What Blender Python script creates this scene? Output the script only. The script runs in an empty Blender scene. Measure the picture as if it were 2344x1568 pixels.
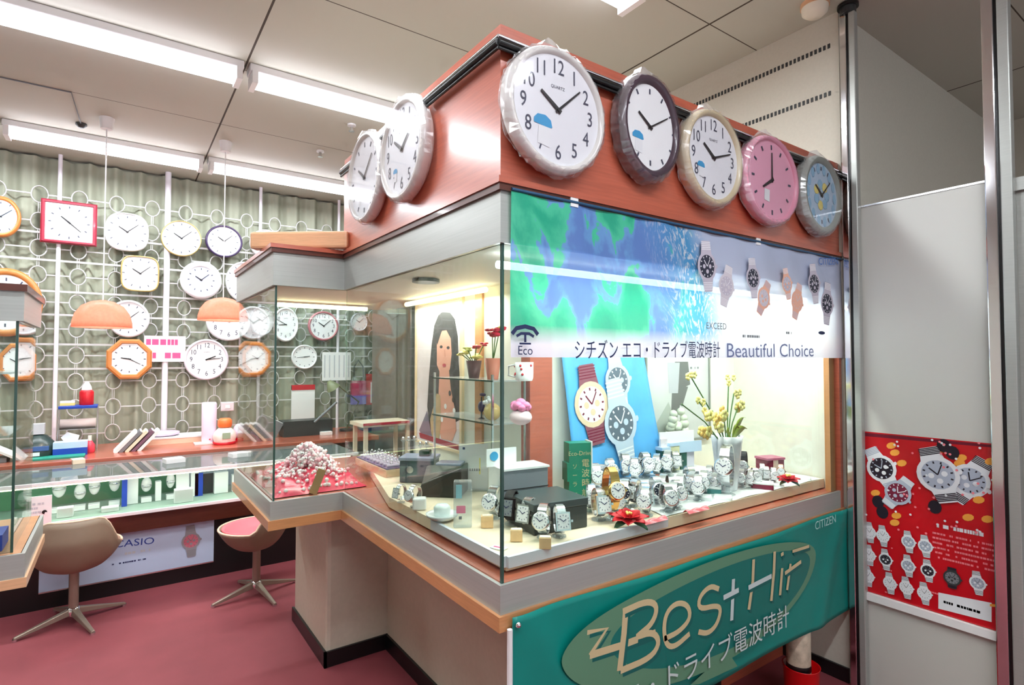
import bpy, math, random
from mathutils import Vector, Matrix
PI = math.pi
random.seed(7)
SC = bpy.context.scene
COL = SC.collection

# ------------------------------------------------------------------ camera
F_PX, CX, CY, EYE = 1282.0, 1172.0, 784.0, 1.5
PITCH = math.atan(38 / 1282)
YAW = math.atan(1825 / math.hypot(1282, 38))          # angle of the view direction from +X
FWD = Vector((math.cos(YAW) * math.cos(PITCH), math.sin(YAW) * math.cos(PITCH), math.sin(PITCH)))
RGT = Vector((math.sin(YAW), -math.cos(YAW), 0))
UPV = RGT.cross(FWD)
CAM = Vector((0, 0, EYE))
cd = bpy.data.cameras.new('camera'); cam = bpy.data.objects.new('camera', cd); COL.objects.link(cam)
cam.location = CAM
cam.rotation_euler = (PI / 2 + PITCH, 0, YAW - PI / 2)
cd.sensor_width = 36; cd.lens = F_PX / 2344 * 36; cd.clip_start = 0.05
SC.camera = cam

# ------------------------------------------------------------------ world, exposure
SC.view_settings.view_transform = 'Standard'; SC.view_settings.look = 'None'
SC.view_settings.gamma = 1; SC.view_settings.use_curve_mapping = False
SC.view_settings.exposure = 0.12
W = bpy.data.worlds.new('world'); SC.world = W; W.use_nodes = True
W.node_tree.nodes['Background'].inputs[0].default_value = (0.86, 0.93, 1, 1)
W.node_tree.nodes['Background'].inputs[1].default_value = 1.1
SC.cycles.max_bounces = 6; SC.cycles.diffuse_bounces = 3; SC.cycles.glossy_bounces = 2
SC.cycles.transmission_bounces = 4; SC.cycles.transparent_max_bounces = 12; SC.cycles.adaptive_threshold = 0.09; SC.cycles.adaptive_min_samples = 12
SC.cycles.caustics_reflective = False; SC.cycles.caustics_refractive = False
TUBE_W = 21.0       # watts of light per tube fitting
TUBE_E = 9.0        # brightness of the tubes themselves
CASE_W = 9.5        # strip lights inside the showcase

def ray(px, py):
    return FWD * F_PX + RGT * (px - CX) + UPV * (CY - py)
def on(px, py, ax, val):
    """point of the plane (axis ax = val) that a photo point looks at"""
    d = ray(px, py)
    return CAM + d * ((val - CAM[ax]) / d[ax])

# ------------------------------------------------------------------ materials
def lin(c):
    o = []
    for x in c[:3]:
        x /= 255.0
        o.append(x / 12.92 if x <= 0.04045 else ((x + 0.055) / 1.055) ** 2.4)
    return (*o, 1)
MATS = {}
def mat(name, c, rough=0.5, metal=0.0, coat=0.0, noise=0.0, nscale=30, bump=0.0, stretch=None, emit=0, trans=0):
    if name in MATS: return MATS[name]
    m = bpy.data.materials.new(name); m.use_nodes = True; nt = m.node_tree; N = nt.nodes; L = nt.links
    b = N['Principled BSDF']
    b.inputs['Base Color'].default_value = lin(c); b.inputs['Roughness'].default_value = rough
    b.inputs['Metallic'].default_value = metal; b.inputs['Coat Weight'].default_value = coat; b.inputs['Coat Roughness'].default_value = .2 if coat >= 1 else .06
    if emit:
        b.inputs['Emission Color'].default_value = lin(c); b.inputs['Emission Strength'].default_value = emit
    if noise or bump:
        tc = N.new('ShaderNodeTexCoord'); mp = N.new('ShaderNodeMapping'); nz = N.new('ShaderNodeTexNoise')
        mp.inputs['Scale'].default_value = stretch or (1, 1, 1)
        nz.inputs['Scale'].default_value = nscale; nz.inputs['Detail'].default_value = 5
        L.new(tc.outputs['Object'], mp.inputs[0]); L.new(mp.outputs[0], nz.inputs[0])
        if noise:
            mr = N.new('ShaderNodeMapRange'); mr.inputs[1].default_value = 0.3; mr.inputs[2].default_value = 0.7
            mr.inputs[3].default_value = 1 - noise; mr.inputs[4].default_value = 1 + noise * 0.6
            hs = N.new('ShaderNodeHueSaturation'); hs.inputs['Color'].default_value = lin(c)
            L.new(nz.outputs[0], mr.inputs[0]); L.new(mr.outputs[0], hs.inputs['Value']); L.new(hs.outputs[0], b.inputs['Base Color'])
        if bump:
            bp = N.new('ShaderNodeBump'); bp.inputs['Strength'].default_value = bump; bp.inputs['Distance'].default_value = 0.01
            L.new(nz.outputs[0], bp.inputs['Height']); L.new(bp.outputs[0], b.inputs['Normal'])
    if trans:
        t = N.new('ShaderNodeBsdfTranslucent'); t.inputs[0].default_value = lin(c)
        mx = N.new('ShaderNodeMixShader'); mx.inputs[0].default_value = trans
        L.new(b.outputs[0], mx.inputs[1]); L.new(t.outputs[0], mx.inputs[2]); L.new(mx.outputs[0], N['Material Output'].inputs[0])
    MATS[name] = m; return m
def clear(name, tint, gloss=0.0, rough=0.02, ior=1.45, opac=0.0, ocol=(255, 255, 255)):
    """thin clear sheet: what is behind shows, Fresnel reflection on top"""
    m = bpy.data.materials.new(name); m.use_nodes = True; nt = m.node_tree; N = nt.nodes; L = nt.links
    N.remove(N['Principled BSDF'])
    tr = N.new('ShaderNodeBsdfTransparent'); tr.inputs[0].default_value = lin(tint)
    gl = N.new('ShaderNodeBsdfGlossy'); gl.inputs['Roughness'].default_value = rough
    lw = N.new('ShaderNodeLayerWeight'); lw.inputs[0].default_value = .5      # Schlick reflectance, the same from both sides
    pw = N.new('ShaderNodeMath'); pw.operation = 'POWER'; pw.inputs[1].default_value = 4.5; L.new(lw.outputs['Facing'], pw.inputs[0])
    ad = N.new('ShaderNodeMath'); ad.operation = 'MULTIPLY_ADD'; ad.inputs[1].default_value = .9; ad.inputs[2].default_value = .025 + gloss; L.new(pw.outputs[0], ad.inputs[0])
    mx = N.new('ShaderNodeMixShader'); L.new(ad.outputs[0], mx.inputs[0]); L.new(tr.outputs[0], mx.inputs[1]); L.new(gl.outputs[0], mx.inputs[2])
    out = mx
    if opac:
        df = N.new('ShaderNodeBsdfDiffuse'); df.inputs[0].default_value = lin(ocol)
        m2 = N.new('ShaderNodeMixShader'); m2.inputs[0].default_value = opac
        L.new(mx.outputs[0], m2.inputs[1]); L.new(df.outputs[0], m2.inputs[2]); out = m2
    L.new(out.outputs[0], N['Material Output'].inputs[0]); MATS[name] = m; return m
GLASS = clear('pane_glass', (240, 248, 244), 0.0)
EDGE = mat('glass_edge', (48, 78, 70), 0.2)
FILM = clear('clear_film', (252, 252, 255), 0.10, 0.12, 1.4, 0.10)
ACRYL = clear('clear_acrylic', (236, 242, 244), 0.06, 0.05, 1.45, 0.16)
WHITE = mat('white_paint', (238, 238, 240), 0.4)
PAPER = mat('white_paper', (240, 240, 242), 0.6)
BLACK = mat('black_plastic', (18, 18, 20), 0.3)
DARK = mat('dark_grey', (52, 56, 58), 0.4)
SILVER = mat('silver_metal', (225, 226, 230), 0.22, 1)
CHROME = mat('chrome', (235, 235, 240), 0.1, 1)
GOLD = mat('gold_metal', (226, 180, 110), 0.25, 1)
STEEL = mat('brushed_steel', (176, 180, 176), 0.34, .32, noise=0.06, nscale=3, stretch=(1, 1, 60))
WOODR = mat('red_brown_wood', (184, 92, 68), 0.42, coat=1.0, noise=0.14, nscale=6, stretch=(1.2, 1.2, 22))
WOODP = mat('peach_wood', (226, 176, 136), 0.35, coat=0.3, noise=0.10, nscale=8, stretch=(2, 2, 26))
WOODO = mat('orange_wood', (202, 142, 94), 0.35, coat=0.3, noise=0.10, nscale=8, stretch=(2, 2, 26))
WOODD = mat('dark_wood', (88, 40, 26), 0.35, coat=0.2, noise=0.18, nscale=6, stretch=(2, 2, 26))
BEIGE = mat('beige_laminate', (204, 196, 178), 0.45, noise=0.04, nscale=40)
WALLM = mat('wall_paint', (206, 203, 190), 0.7, noise=0.03, nscale=70, bump=0.05)
CREAM = mat('cream_wallpaper', (236, 236, 226), 0.75, noise=0.03, nscale=25, bump=0.05)
IVORY = mat('ivory_panel', (238, 232, 220), 0.5)
BOARD = mat('display_board', (246, 226, 200), 0.45, noise=0.04, nscale=12)
RED = mat('bright_red', (196, 14, 34), 0.4)
PINK = mat('pink', (240, 140, 170), 0.45)
BLUE = mat('royal_blue', (30, 70, 180), 0.4)
SKY = mat('sky_blue', (110, 186, 240), 0.45)
GREEN = mat('box_green', (24, 130, 106), 0.45)
LEAF = mat('leaf_green', (70, 116, 50), 0.5)
YELLOW = mat('flower_yellow', (244, 226, 130), 0.5)
NAVY = mat('navy_print', (34, 44, 90), 0.5)
GREYP = mat('grey_print', (120, 124, 130), 0.5)
TUBE = mat('tube_glow', (244, 244, 255), 0.5, emit=TUBE_E)
WARMT = mat('warm_tube_glow', (255, 236, 190), 0.5, emit=6)

# ------------------------------------------------------------------ mesh builder
RX = Matrix.Rotation(PI / 2, 4, 'X')
def T(x, y, z): return Matrix.Translation((x, y, z))
def RZ(a): return Matrix.Rotation(a, 4, 'Z')
ORG = {}
_tc = {}
class MB:
    def __init__(s): s.v = []; s.f = []; s.mi = []; s.sm = []; s.mats = []
    def add(s, vs, fs, m, smooth=False, M=None):
        if m not in s.mats: s.mats.append(m)
        i = s.mats.index(m); o = len(s.v)
        s.v += [(M @ Vector(p)) if M is not None else Vector(p) for p in vs]
        for f in fs: s.f.append([k + o for k in f]); s.mi.append(i); s.sm.append(smooth)
        return s
    def box(s, x0, x1, y0, y1, z0, z1, m, M=None):
        v = [(x, y, z) for z in (z0, z1) for y in (y0, y1) for x in (x0, x1)]
        return s.add(v, [(0, 2, 3, 1), (4, 5, 7, 6), (0, 1, 5, 4), (2, 6, 7, 3), (0, 4, 6, 2), (1, 3, 7, 5)], m, False, M)
    def lathe(s, prof, m, n=24, M=None, smooth=True, out=None):
        """prof: (radius, z) pairs; out: outline function of angle for non-round shapes"""
        vs = []
        for r, z in prof:
            for k in range(n):
                a = 2 * PI * k / n; q = out(a) if out else 1
                vs.append((r * q * math.cos(a), r * q * math.sin(a), z))
        fs = [(j * n + k, j * n + (k + 1) % n, (j + 1) * n + (k + 1) % n, (j + 1) * n + k) for j in range(len(prof) - 1) for k in range(n)]
        s.add(vs, fs, m, smooth, M)
        if prof[0][0] > 1e-4: s.add([vs[k] for k in range(n)], [tuple(range(n))[::-1]], m, False, M)
        if prof[-1][0] > 1e-4: s.add([vs[-n + k] for k in range(n)], [tuple(range(n))], m, False, M)
        return s
    def cyl(s, r, h, m, M=None, n=24, r2=None): return s.lathe([(r, 0), (r if r2 is None else r2, h)], m, n, M)
    def ball(s, c, r, m, sc=(1, 1, 1), n=10, M=None):
        prof = [(max(1e-5, math.sin(PI * k / 8)), -math.cos(PI * k / 8)) for k in range(9)]
        MM = T(*c) @ Matrix.Diagonal((r * sc[0], r * sc[1], r * sc[2], 1))
        return s.lathe(prof, m, n, (M @ MM) if M is not None else MM)
    def tube(s, pts, r, m, n=8, M=None, closed=False):
        pts = [Vector(p) for p in pts]; vs = []; fs = []; N = len(pts)
        for i, p in enumerate(pts):
            a = pts[(i - 1) % N] if (closed or i) else p; b = pts[(i + 1) % N] if (closed or i < N - 1) else p
            t = (b - a).normalized(); u = t.cross(Vector((0, 0, 1)))
            if u.length < 0.05: u = t.cross(Vector((0, 1, 0)))
            u.normalize(); w = t.cross(u); rr = r[i] if isinstance(r, (list, tuple)) else r
            vs += [p + (u * math.cos(2 * PI * k / n) + w * math.sin(2 * PI * k / n)) * rr for k in range(n)]
        for i in range(N if closed else N - 1):
            j = (i + 1) % N
            fs += [(i * n + k, i * n + (k + 1) % n, j * n + (k + 1) % n, j * n + k) for k in range(n)]
        s.add(vs, fs, m, True, M)
        if not closed:
            s.add(vs[:n], [tuple(range(n))[::-1]], m, False, M); s.add(vs[-n:], [tuple(range(n))], m, False, M)
        return s
    def prism(s, poly, z0, z1, m, M=None):
        n = len(poly); v = [(x, y, z0) for x, y in poly] + [(x, y, z1) for x, y in poly]
        return s.add(v, [tuple(range(n))[::-1], tuple(range(n, 2 * n))] + [(k, (k + 1) % n, n + (k + 1) % n, n + k) for k in range(n)], m, False, M)
    def surf(s, fn, nu, nv, m, thick=0.0, M=None):
        vs = [Vector(fn(i / nu, j / nv)) for j in range(nv + 1) for i in range(nu + 1)]
        fs = [(j * (nu + 1) + i, j * (nu + 1) + i + 1, (j + 1) * (nu + 1) + i + 1, (j + 1) * (nu + 1) + i) for j in range(nv) for i in range(nu)]
        return s.add(vs, fs, m, True, M)
    def text(s, t, size, m, M, ext=0.0004, align='CENTER'):
        key = (t, align)
        if key not in _tc:
            c = bpy.data.curves.new('t', 'FONT'); c.body = t; c.size = 1; c.align_x = align; c.align_y = 'CENTER'; c.resolution_u = 3
            o = bpy.data.objects.new('t', c); COL.objects.link(o)
            dg = bpy.context.evaluated_depsgraph_get(); me = bpy.data.meshes.new_from_object(o.evaluated_get(dg))
            _tc[key] = ([v.co.copy() for v in me.vertices], [tuple(p.vertices) for p in me.polygons])
            bpy.data.objects.remove(o); bpy.data.curves.remove(c); bpy.data.meshes.remove(me)
        vs, fs = _tc[key]
        return s.add([(v.x * size, v.y * size, ext) for v in vs], fs, m, False, M)
    def build(s, name, parent=None, bevel=0, world=True, solid=0, seg=2):
        off = ORG.get(parent.name, Vector()) if (parent and world) else Vector()
        me = bpy.data.meshes.new(name); me.from_pydata([tuple(v - off) for v in s.v], [], s.f)
        for m in s.mats: me.materials.append(m)
        for p, i, q in zip(me.polygons, s.mi, s.sm): p.material_index = i; p.use_smooth = q
        me.update()
        o = bpy.data.objects.new(name, me); COL.objects.link(o)
        if parent: o.parent = parent
        ORG[o.name] = off
        if solid:
            q = o.modifiers.new('s', 'SOLIDIFY'); q.thickness = solid; q.offset = 0
        if bevel:
            q = o.modifiers.new('b', 'BEVEL'); q.width = bevel; q.segments = seg; q.limit_method = 'ANGLE'; q.angle_limit = 0.7
        return o
def tag(o, label=None, cat=None, group=None, kind=None):
    if label: o['label'] = label
    if cat: o['category'] = cat
    if group: o['group'] = group
    if kind: o['kind'] = kind
    return o
def thing(name, label, cat, loc=(0, 0, 0), rotz=0, group=None):
    o = bpy.data.objects.new(name, None); COL.objects.link(o); o.empty_display_size = 0.05
    o.location = loc; o.rotation_euler = (0, 0, rotz); ORG[o.name] = Vector(loc)
    return tag(o, label, cat, group)
def struct(mb, name, parent=None, **k):
    o = mb.build(name, parent, **k)
    if not parent: o['kind'] = 'structure'
    return o
def copy_tree(o, parent=None):
    c = o.copy(); COL.objects.link(c)
    if parent: c.parent = parent
    for ch in [x for x in o.children]: copy_tree(ch, c)
    return c

class Print:
    """flat printed shapes on a vertical plane: ax 1 faces -Y (u = x), ax 0 faces -X (u = -y)"""
    def __init__(s, ax, val, step=0.0001):
        s.ax, s.val, s.k, s.step, s.mb, s.item = ax, val, 0, 0.0001, MB(), 0
    def fresh(s, n=22):
        """each separate motif starts again near the sheet, so no print stands off it"""
        s.item += 1; s.k = 4 + (s.item % 4) * n; return s
    def M(s):
        s.k += 1; o = s.val - s.k * s.step
        return (T(0, o, 0) @ RX) if s.ax == 1 else (T(o, 0, 0) @ RZ(-PI / 2) @ RX)
    def p(s, px, py):
        q = on(px, py, s.ax, s.val); return ((q.x if s.ax == 1 else -q.y), q.z)
    def poly(s, pts, m):
        s.mb.add([(x, y, 0) for x, y in pts], [tuple(range(len(pts)))], m, False, s.M()); return s
    def pxpoly(s, pts, m): return s.poly([s.p(*q) for q in pts], m)
    def disc(s, c, rx, ry, m, n=20, a=0):
        return s.poly([(c[0] + rx * math.cos(t) * math.cos(a) - ry * math.sin(t) * math.sin(a), c[1] + rx * math.cos(t) * math.sin(a) + ry * math.sin(t) * math.cos(a)) for t in [2 * PI * k / n for k in range(n)]], m)
    def bar(s, a, b, w, m):
        d = Vector((b[0] - a[0], b[1] - a[1])); d = d.normalized() if d.length else Vector((1, 0)); n = Vector((-d.y, d.x)) * w / 2
        return s.poly([(a[0] - n.x, a[1] - n.y), (b[0] - n.x, b[1] - n.y), (b[0] + n.x, b[1] + n.y), (a[0] + n.x, a[1] + n.y)], m)
    def stroke(s, pts, w, m):
        """one ribbon along a polyline"""
        P = [Vector(q) for q in pts]; n = len(P); L = []; R = []
        for i in range(n):
            t = (P[min(i + 1, n - 1)] - P[max(i - 1, 0)]); t = t.normalized(); q = Vector((-t.y, t.x)) * w / 2
            L.append(P[i] + q); R.append(P[i] - q)
        vs = [(q.x, q.y, 0) for q in L + R]
        s.mb.add(vs, [(n + i, n + i + 1, i + 1, i) for i in range(n - 1)], m, False, s.M()); return s
    def text(s, t, c, size, m, align='CENTER', a=0, sx=1):
        s.mb.text(t, size, m, s.M() @ T(c[0], c[1], 0) @ RZ(a) @ Matrix.Diagonal((sx, 1, 1, 1)), 0, align); return s
    def marks(s, c, w, h, m, rows=1, fill=0.7):
        """rows of small lettering too small to read"""
        s.k = 2
        for j in range(rows):
            y = c[1] + h / 2 - (j + 0.5) * h / rows; x = c[0] - w / 2; hh = h / rows * 0.5
            M = s.M()
            while x < c[0] + w / 2 - hh:
                ww = hh * random.uniform(0.5, 1.6)
                if random.random() < fill: s.mb.add([(x, y - hh / 2, 0), (x + ww * .8, y - hh / 2, 0), (x + ww * .8, y + hh / 2, 0), (x, y + hh / 2, 0)], [(0, 1, 2, 3)], m, False, M)
                x += ww
        return s
    def watch(s, c, r, a, case, dial, mark, band=None, bl=1.5, hands=True):
        s.fresh(); band = band or case; ca, sa = math.cos(a), math.sin(a)
        def w(x, y): return (c[0] + r * (x * ca - y * sa), c[1] + r * (x * sa + y * ca))
        for q in (1, -1):
            s.poly([w(-.6, .7 * q), w(.6, .7 * q), w(.42, (1 + bl) * q), w(-.42, (1 + bl) * q)][::q], band)
            M = s.M()
            for k in range(1, 6):
                y = (1 + bl * k / 6) * q
                s.mb.add([(*w(-.5, y), 0), (*w(.5, y), 0), (*w(.5, y + .06), 0), (*w(-.5, y + .06), 0)], [(0, 1, 2, 3)], mark, False, M)
        s.disc(c, r, r, case); s.disc(w(1.05, 0), r * .1, r * .14, case, 8); s.disc(c, r * .78, r * .78, dial)
        M = s.M()
        for k in range(12):
            t = k * PI / 6; x, y = math.cos(t), math.sin(t)
            P = [w(x * .6 - y * .04, y * .6 + x * .04), w(x * .72 - y * .04, y * .72 + x * .04), w(x * .72 + y * .04, y * .72 - x * .04), w(x * .6 + y * .04, y * .6 - x * .04)]
            s.mb.add([(*q, 0) for q in P], [(0, 3, 2, 1)], mark, False, M)
        for q in ((.32, 0), (-.32, 0), (0, -.34)): s.disc(w(*q), r * .15, r * .15, case, 10)
        if hands:
            s.bar(w(0, 0), w(-.3, .42), r * .07, mark); s.bar(w(0, 0), w(.35, .5), r * .06, mark)
        return s
    def fit(s, t, px0, px1, py, h, m, align_h=None, py1=None):
        """lettering stretched between two photo columns"""
        a, b = s.p(px0, py), s.p(px1, py1 if py1 is not None else py); s.k = 3
        tmp = MB(); tmp.text(t, 1, m, Matrix.Identity(4), 0)
        xs = [v.x for v in tmp.v]; ys = [v.y for v in tmp.v]; w = max(xs) - min(xs); L = math.hypot(b[0] - a[0], b[1] - a[1]); ang = math.atan2(b[1] - a[1], b[0] - a[0])
        M = s.M() @ T((a[0] + b[0]) / 2, (a[1] + b[1]) / 2, 0) @ RZ(ang) @ Matrix.Diagonal((L / w, h, 1, 1)) @ T(-(max(xs) + min(xs)) / 2, -(max(ys) + min(ys)) / 2, 0)
        s.mb.text(t, 1, m, M, 0); return s
    def build(s, name, parent, **k): return s.mb.build(name, parent, **k)

# ------------------------------------------------------------------ the room
ZC, XW, YB = 3.17, 2.8, 5.98
def ceiling_material():
    m = bpy.data.materials.new('ceiling_board'); m.use_nodes = True; N = m.node_tree.nodes; L = m.node_tree.links; b = N['Principled BSDF']
    tc = N.new('ShaderNodeTexCoord'); sp = N.new('ShaderNodeSeparateXYZ'); L.new(tc.outputs['Object'], sp.inputs[0])
    def seam(sock, off, pitch, w):
        a = N.new('ShaderNodeMath'); a.operation = 'SUBTRACT'; a.inputs[1].default_value = off; L.new(sock, a.inputs[0])
        p = N.new('ShaderNodeMath'); p.operation = 'PINGPONG'; p.inputs[1].default_value = pitch / 2; L.new(a.outputs[0], p.inputs[0])
        c = N.new('ShaderNodeMath'); c.operation = 'LESS_THAN'; c.inputs[1].default_value = w; L.new(p.outputs[0], c.inputs[0]); return c
    a = seam(sp.outputs[0], 0.565, 1.82, 0.0055); c = seam(sp.outputs[1], 1.68, 0.91, 0.003)
    mx = N.new('ShaderNodeMath'); mx.operation = 'MAXIMUM'; L.new(a.outputs[0], mx.inputs[0]); L.new(c.outputs[0], mx.inputs[1])
    mc = N.new('ShaderNodeMix'); mc.data_type = 'RGBA'; mc.inputs['A'].default_value = lin((190, 190, 178)); mc.inputs['B'].default_value = lin((70, 60, 50))
    L.new(mx.outputs[0], mc.inputs['Factor']); L.new(mc.outputs['Result'], b.inputs['Base Color']); b.inputs['Roughness'].default_value = 0.8
    return m
CARPET = mat('red_carpet', (138, 62, 70), 0.75, noise=0.10, nscale=5, bump=0.0)
struct(MB().box(-3, 5.3, -3.4, YB + .1, -0.1, 0, CARPET), 'floor')
struct(MB().box(-3, 5.3, -3.4, YB + .1, ZC, ZC + 0.1, ceiling_material()), 'ceiling')
struct(MB().box(-3.1, -3, -3.4, YB + .1, 0, ZC, WALLM), 'wall_left')
struct(MB().box(-3, XW + .1, YB, YB + .1, 0, ZC, mat('back_wall_paint', (150, 152, 136), 0.8)), 'wall_back')
# wall beside the showcase with two perforated ventilation strips
wr = struct(MB().box(XW, XW + .14, 1.26, YB, 0, ZC, WALLM), 'wall_right')
for z, y0, y1 in ((3.02, 1.3, 2.15), (2.787, 1.3, 1.95)):
    g = MB()
    y = y0
    while y < y1:
        g.box(XW - .003, XW + .002, y, y + .011, z - .011, z + .011, DARK); y += .021
    tag(g.build('vent_slot', wr), 'row of dark ventilation holes')
struct(MB().box(XW + .14, 5.15, 1.26, 1.4, 0, ZC, WALLM), 'wall_recess')
struct(MB().box(5.1, 5.25, -3.4, 1.3, 0, ZC, WALLM), 'wall_recess_end')
struct(MB().box(XW - .012, XW, 1.26, 2.9, 0, .066, BLACK), 'baseboard_right')
struct(MB().box(-3, 2.8, -3.5, -3.4, 0, 0.9, WALLM).box(-3, 2.8, -3.5, -3.4, 2.4, ZC, WALLM), 'wall_front')

# pleated curtain behind the lattice
CURT = mat('sage_curtain', (168, 172, 154), 0.8)
cu = MB()
def curt(u, v):
    x = -1.9 + 4.6 * u
    return (x, 5.925 + .028 * math.sin(x * 34) + .014 * math.sin(x * 71 + 1.3) + .01 * math.sin(x * 11), .74 + (ZC - .76) * v)
cu.surf(curt, 420, 1, CURT)
tag(cu.build('curtain'), 'long sage green pleated curtain covering the back wall behind the white lattice', 'curtain')

# white metal lattice screen
LAT = mat('lattice_white', (200, 200, 200), 0.35)
POLE = mat('pole_white', (240, 236, 246), 0.25)
ls = thing('lattice_screen', 'white metal lattice of rings and bars standing in front of the sage curtain', 'screen', (0.5, 5.85, .77))
for px in (133, 382, 595, 775, -40, 965):
    x = on(px, 600, 1, 5.83).x
    MB().tube([(x, 5.83, .77), (x, 5.83, ZC)], .024 if px == 382 else .015, POLE, 12).build('pole', ls)
rg = MB(); br = MB()
cols = [-.54 + .255 * k for k in range(-4, 13)]
for i, x in enumerate(cols):
    for j in range(0, 10):
        z = .88 + .2165 * j
        P = [(x + .053 * math.cos(a), 5.85, z + .068 * math.sin(a)) for a in [2 * PI * k / 20 for k in range(20)]]
        rg.tube(P, .0055, LAT, 5, closed=True)
        if j < 9: br.box(x - .009, x - .004, 5.845, 5.855, z + .067, z + .149, LAT).box(x + .004, x + .009, 5.845, 5.855, z + .067, z + .149, LAT)
        if i < len(cols) - 1: br.box(x + .052, x + .203, 5.845, 5.855, z - .005, z + .005, LAT)
rg.build('ring_pattern', ls); br.build('link_bars', ls)
for z in (2.52, 2.3, 2.05, 1.86, 1.62, 1.42):
    MB().box(-1.5, 2.6, 5.838, 5.846, z - .008, z + .008, LAT).build('rail', ls)

# ------------------------------------------------------------------ fluorescent fittings
def tube_light(x0, y, label, watts=TUBE_W, L=1.24, lit=True, gl=True):
    t = thing('fluorescent_light', label, 'ceiling light', (x0 + L / 2, y, ZC), 0, 'fluorescent tubes under the ceiling')
    MB().box(x0, x0 + L, y - .055, y + .055, ZC - .045, ZC, WHITE).build('housing', t, bevel=.006)
    for xx in (x0 + .01, x0 + L - .04): MB().box(xx, xx + .03, y - .07, y + .07, ZC - .115, ZC - .045, WHITE).build('tube_holder', t)
    for d in (-.04, .04):
        MB().tube([(x0 + .04, y + d, ZC - .09), (x0 + L - .04, y + d, ZC - .09)], .0165, TUBE, 12).build('tube', t)
    ld = bpy.data.lights.new('tube_lamp', 'AREA'); ld.shape = 'RECTANGLE'; ld.size = L - .1; ld.size_y = .12; ld.energy = watts; ld.color = (.93, .985, 1)
    lo = bpy.data.objects.new('tube_lamp', ld); COL.objects.link(lo); lo.parent = t; lo.location = (0, 0, -.118)
    return t
tube_light(.58, 3.44, 'bright twin tube light on the ceiling, right one of the near pair')
tube_light(-.69, 3.44, 'bright twin tube light cut by the left photo edge, nearest fitting on the left')
tube_light(.58, 5.22, 'tube light near the back wall, right one of the far pair')
tube_light(-.69, 5.22, 'tube light near the back wall, above the red square clock')
tube_light(.62, 1.69, 'tube light over the showcase, only its end showing')
for x0, y in ((-1.96, 5.22), (-1.96, 3.44), (-.65, 1.69), (-.65, -.05), (.62, -.05), (-.65, -1.8), (.62, -1.8)):
    tube_light(x0, y, 'twin tube light further along the ceiling, outside the photo', TUBE_W * .9)

def pendant(px0, px1, py0, py1, cpx, cpy, label):
    a, b = on(px0, py1, 1, 4.75), on(px1, py1, 1, 4.75); top = on((px0 + px1) / 2, py0, 1, 4.75).z
    c = (a + b) / 2; R = (b.x - a.x) / 2 * .97; H = top - c.z
    t = thing('pendant_lamp', label, 'pendant lamp', (c.x, 4.75, ZC), 0, 'capiz dome pendant lamps')
    SH = mat('shell_shade', (238, 184, 168), 0.35, noise=0.3, nscale=55, trans=.7)
    prof = [(R, c.z), (R * .985, c.z + H * .2), (R * .9, c.z + H * .5), (R * .7, c.z + H * .78), (R * .4, c.z + H * .94), (.02, c.z + H)]
    MB().lathe(prof, SH, 36, T(c.x, 4.75, 0)).build('lamp_shade', t) if False else None
    m = MB(); n = 36
    vs = [(c.x + r * math.cos(2 * PI * k / n), 4.75 + r * math.sin(2 * PI * k / n), z) for r, z in prof for k in range(n)]
    m.add(vs, [(j * n + k, j * n + (k + 1) % n, (j + 1) * n + (k + 1) % n, (j + 1) * n + k) for j in range(len(prof) - 1) for k in range(n)], SH, True)
    m.build('lamp_shade', t, solid=.004)
    MB().tube([(c.x, 4.75, c.z + H), (c.x, 4.75, ZC - .07)], .004, WHITE, 6).build('cord', t)
    MB().cyl(.035, .08, WHITE, T(c.x, 4.75, ZC - .08), 16, .045).build('ceiling_cap', t)
    MB().ball((c.x, 4.75, c.z + H * .35), .032, mat('warm_bulb', (255, 224, 180), .5, emit=9)).build('bulb', t)
    ld = bpy.data.lights.new('bulb_light', 'POINT'); ld.energy = 20; ld.shadow_soft_size = .04; ld.color = (1, .8, .6)
    lo = bpy.data.objects.new('bulb_light', ld); COL.objects.link(lo); lo.parent = t; lo.location = (0, 0, c.z + H * .3 - ZC)
pendant(160, 305, 688, 750, 237, 268, 'pearly orange half dome pendant lamp, the left of the two above the counter')
pendant(450, 568, 682, 734, 512, 325, 'pearly orange half dome pendant lamp, the right of the two above the counter')

# small things on the ceiling
p = on(1865, 8, 2, ZC)
t = thing('smoke_detector', 'round cream smoke detector on the ceiling beside the steel post', 'smoke detector', p)
MB().cyl(.062, .02, WOODP, T(p.x, p.y, ZC - .02)).build('mounting_base', t)
MB().lathe([(.058, ZC - .02), (.055, ZC - .045), (.035, ZC - .062), (.001, ZC - .066)], mat('detector_cream', (232, 226, 208), .5), 28, T(p.x, p.y, 0)).build('sensor_dome', t)
for px, py, lab in ((805, 285, 'small white sprinkler head in the ceiling left of the big tilted clock'), (733, 345, 'small sprinkler head in the ceiling, the farther one')):
    p = on(px, py, 2, ZC)
    t = thing('sprinkler_head', lab, 'sprinkler', p)
    MB().cyl(.03, .012, WHITE, T(p.x, p.y, ZC - .012), 16).build('cover_plate', t)
    MB().cyl(.012, .035, SILVER, T(p.x, p.y, ZC - .045), 10).cyl(.02, .004, SILVER, T(p.x, p.y, ZC - .05), 12).build('nozzle', t)
p = on(186, 283, 2, ZC); q = on(163, 210, 2, ZC)
t = thing('heat_sensor', 'little dark disc sensor on a thin wire across the ceiling at left', 'sensor', p)
MB().lathe([(.034, ZC), (.034, ZC - .012), (.015, ZC - .03), (.001, ZC - .03)], DARK, 18, T(p.x, p.y, 0)).build('sensor_body', t)
MB().tube([(p.x, p.y, ZC - .008), (q.x, q.y, ZC - .005), (q.x - 1.2, q.y, ZC - .004)], .004, GREYP, 6).build('wire', t)

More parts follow.
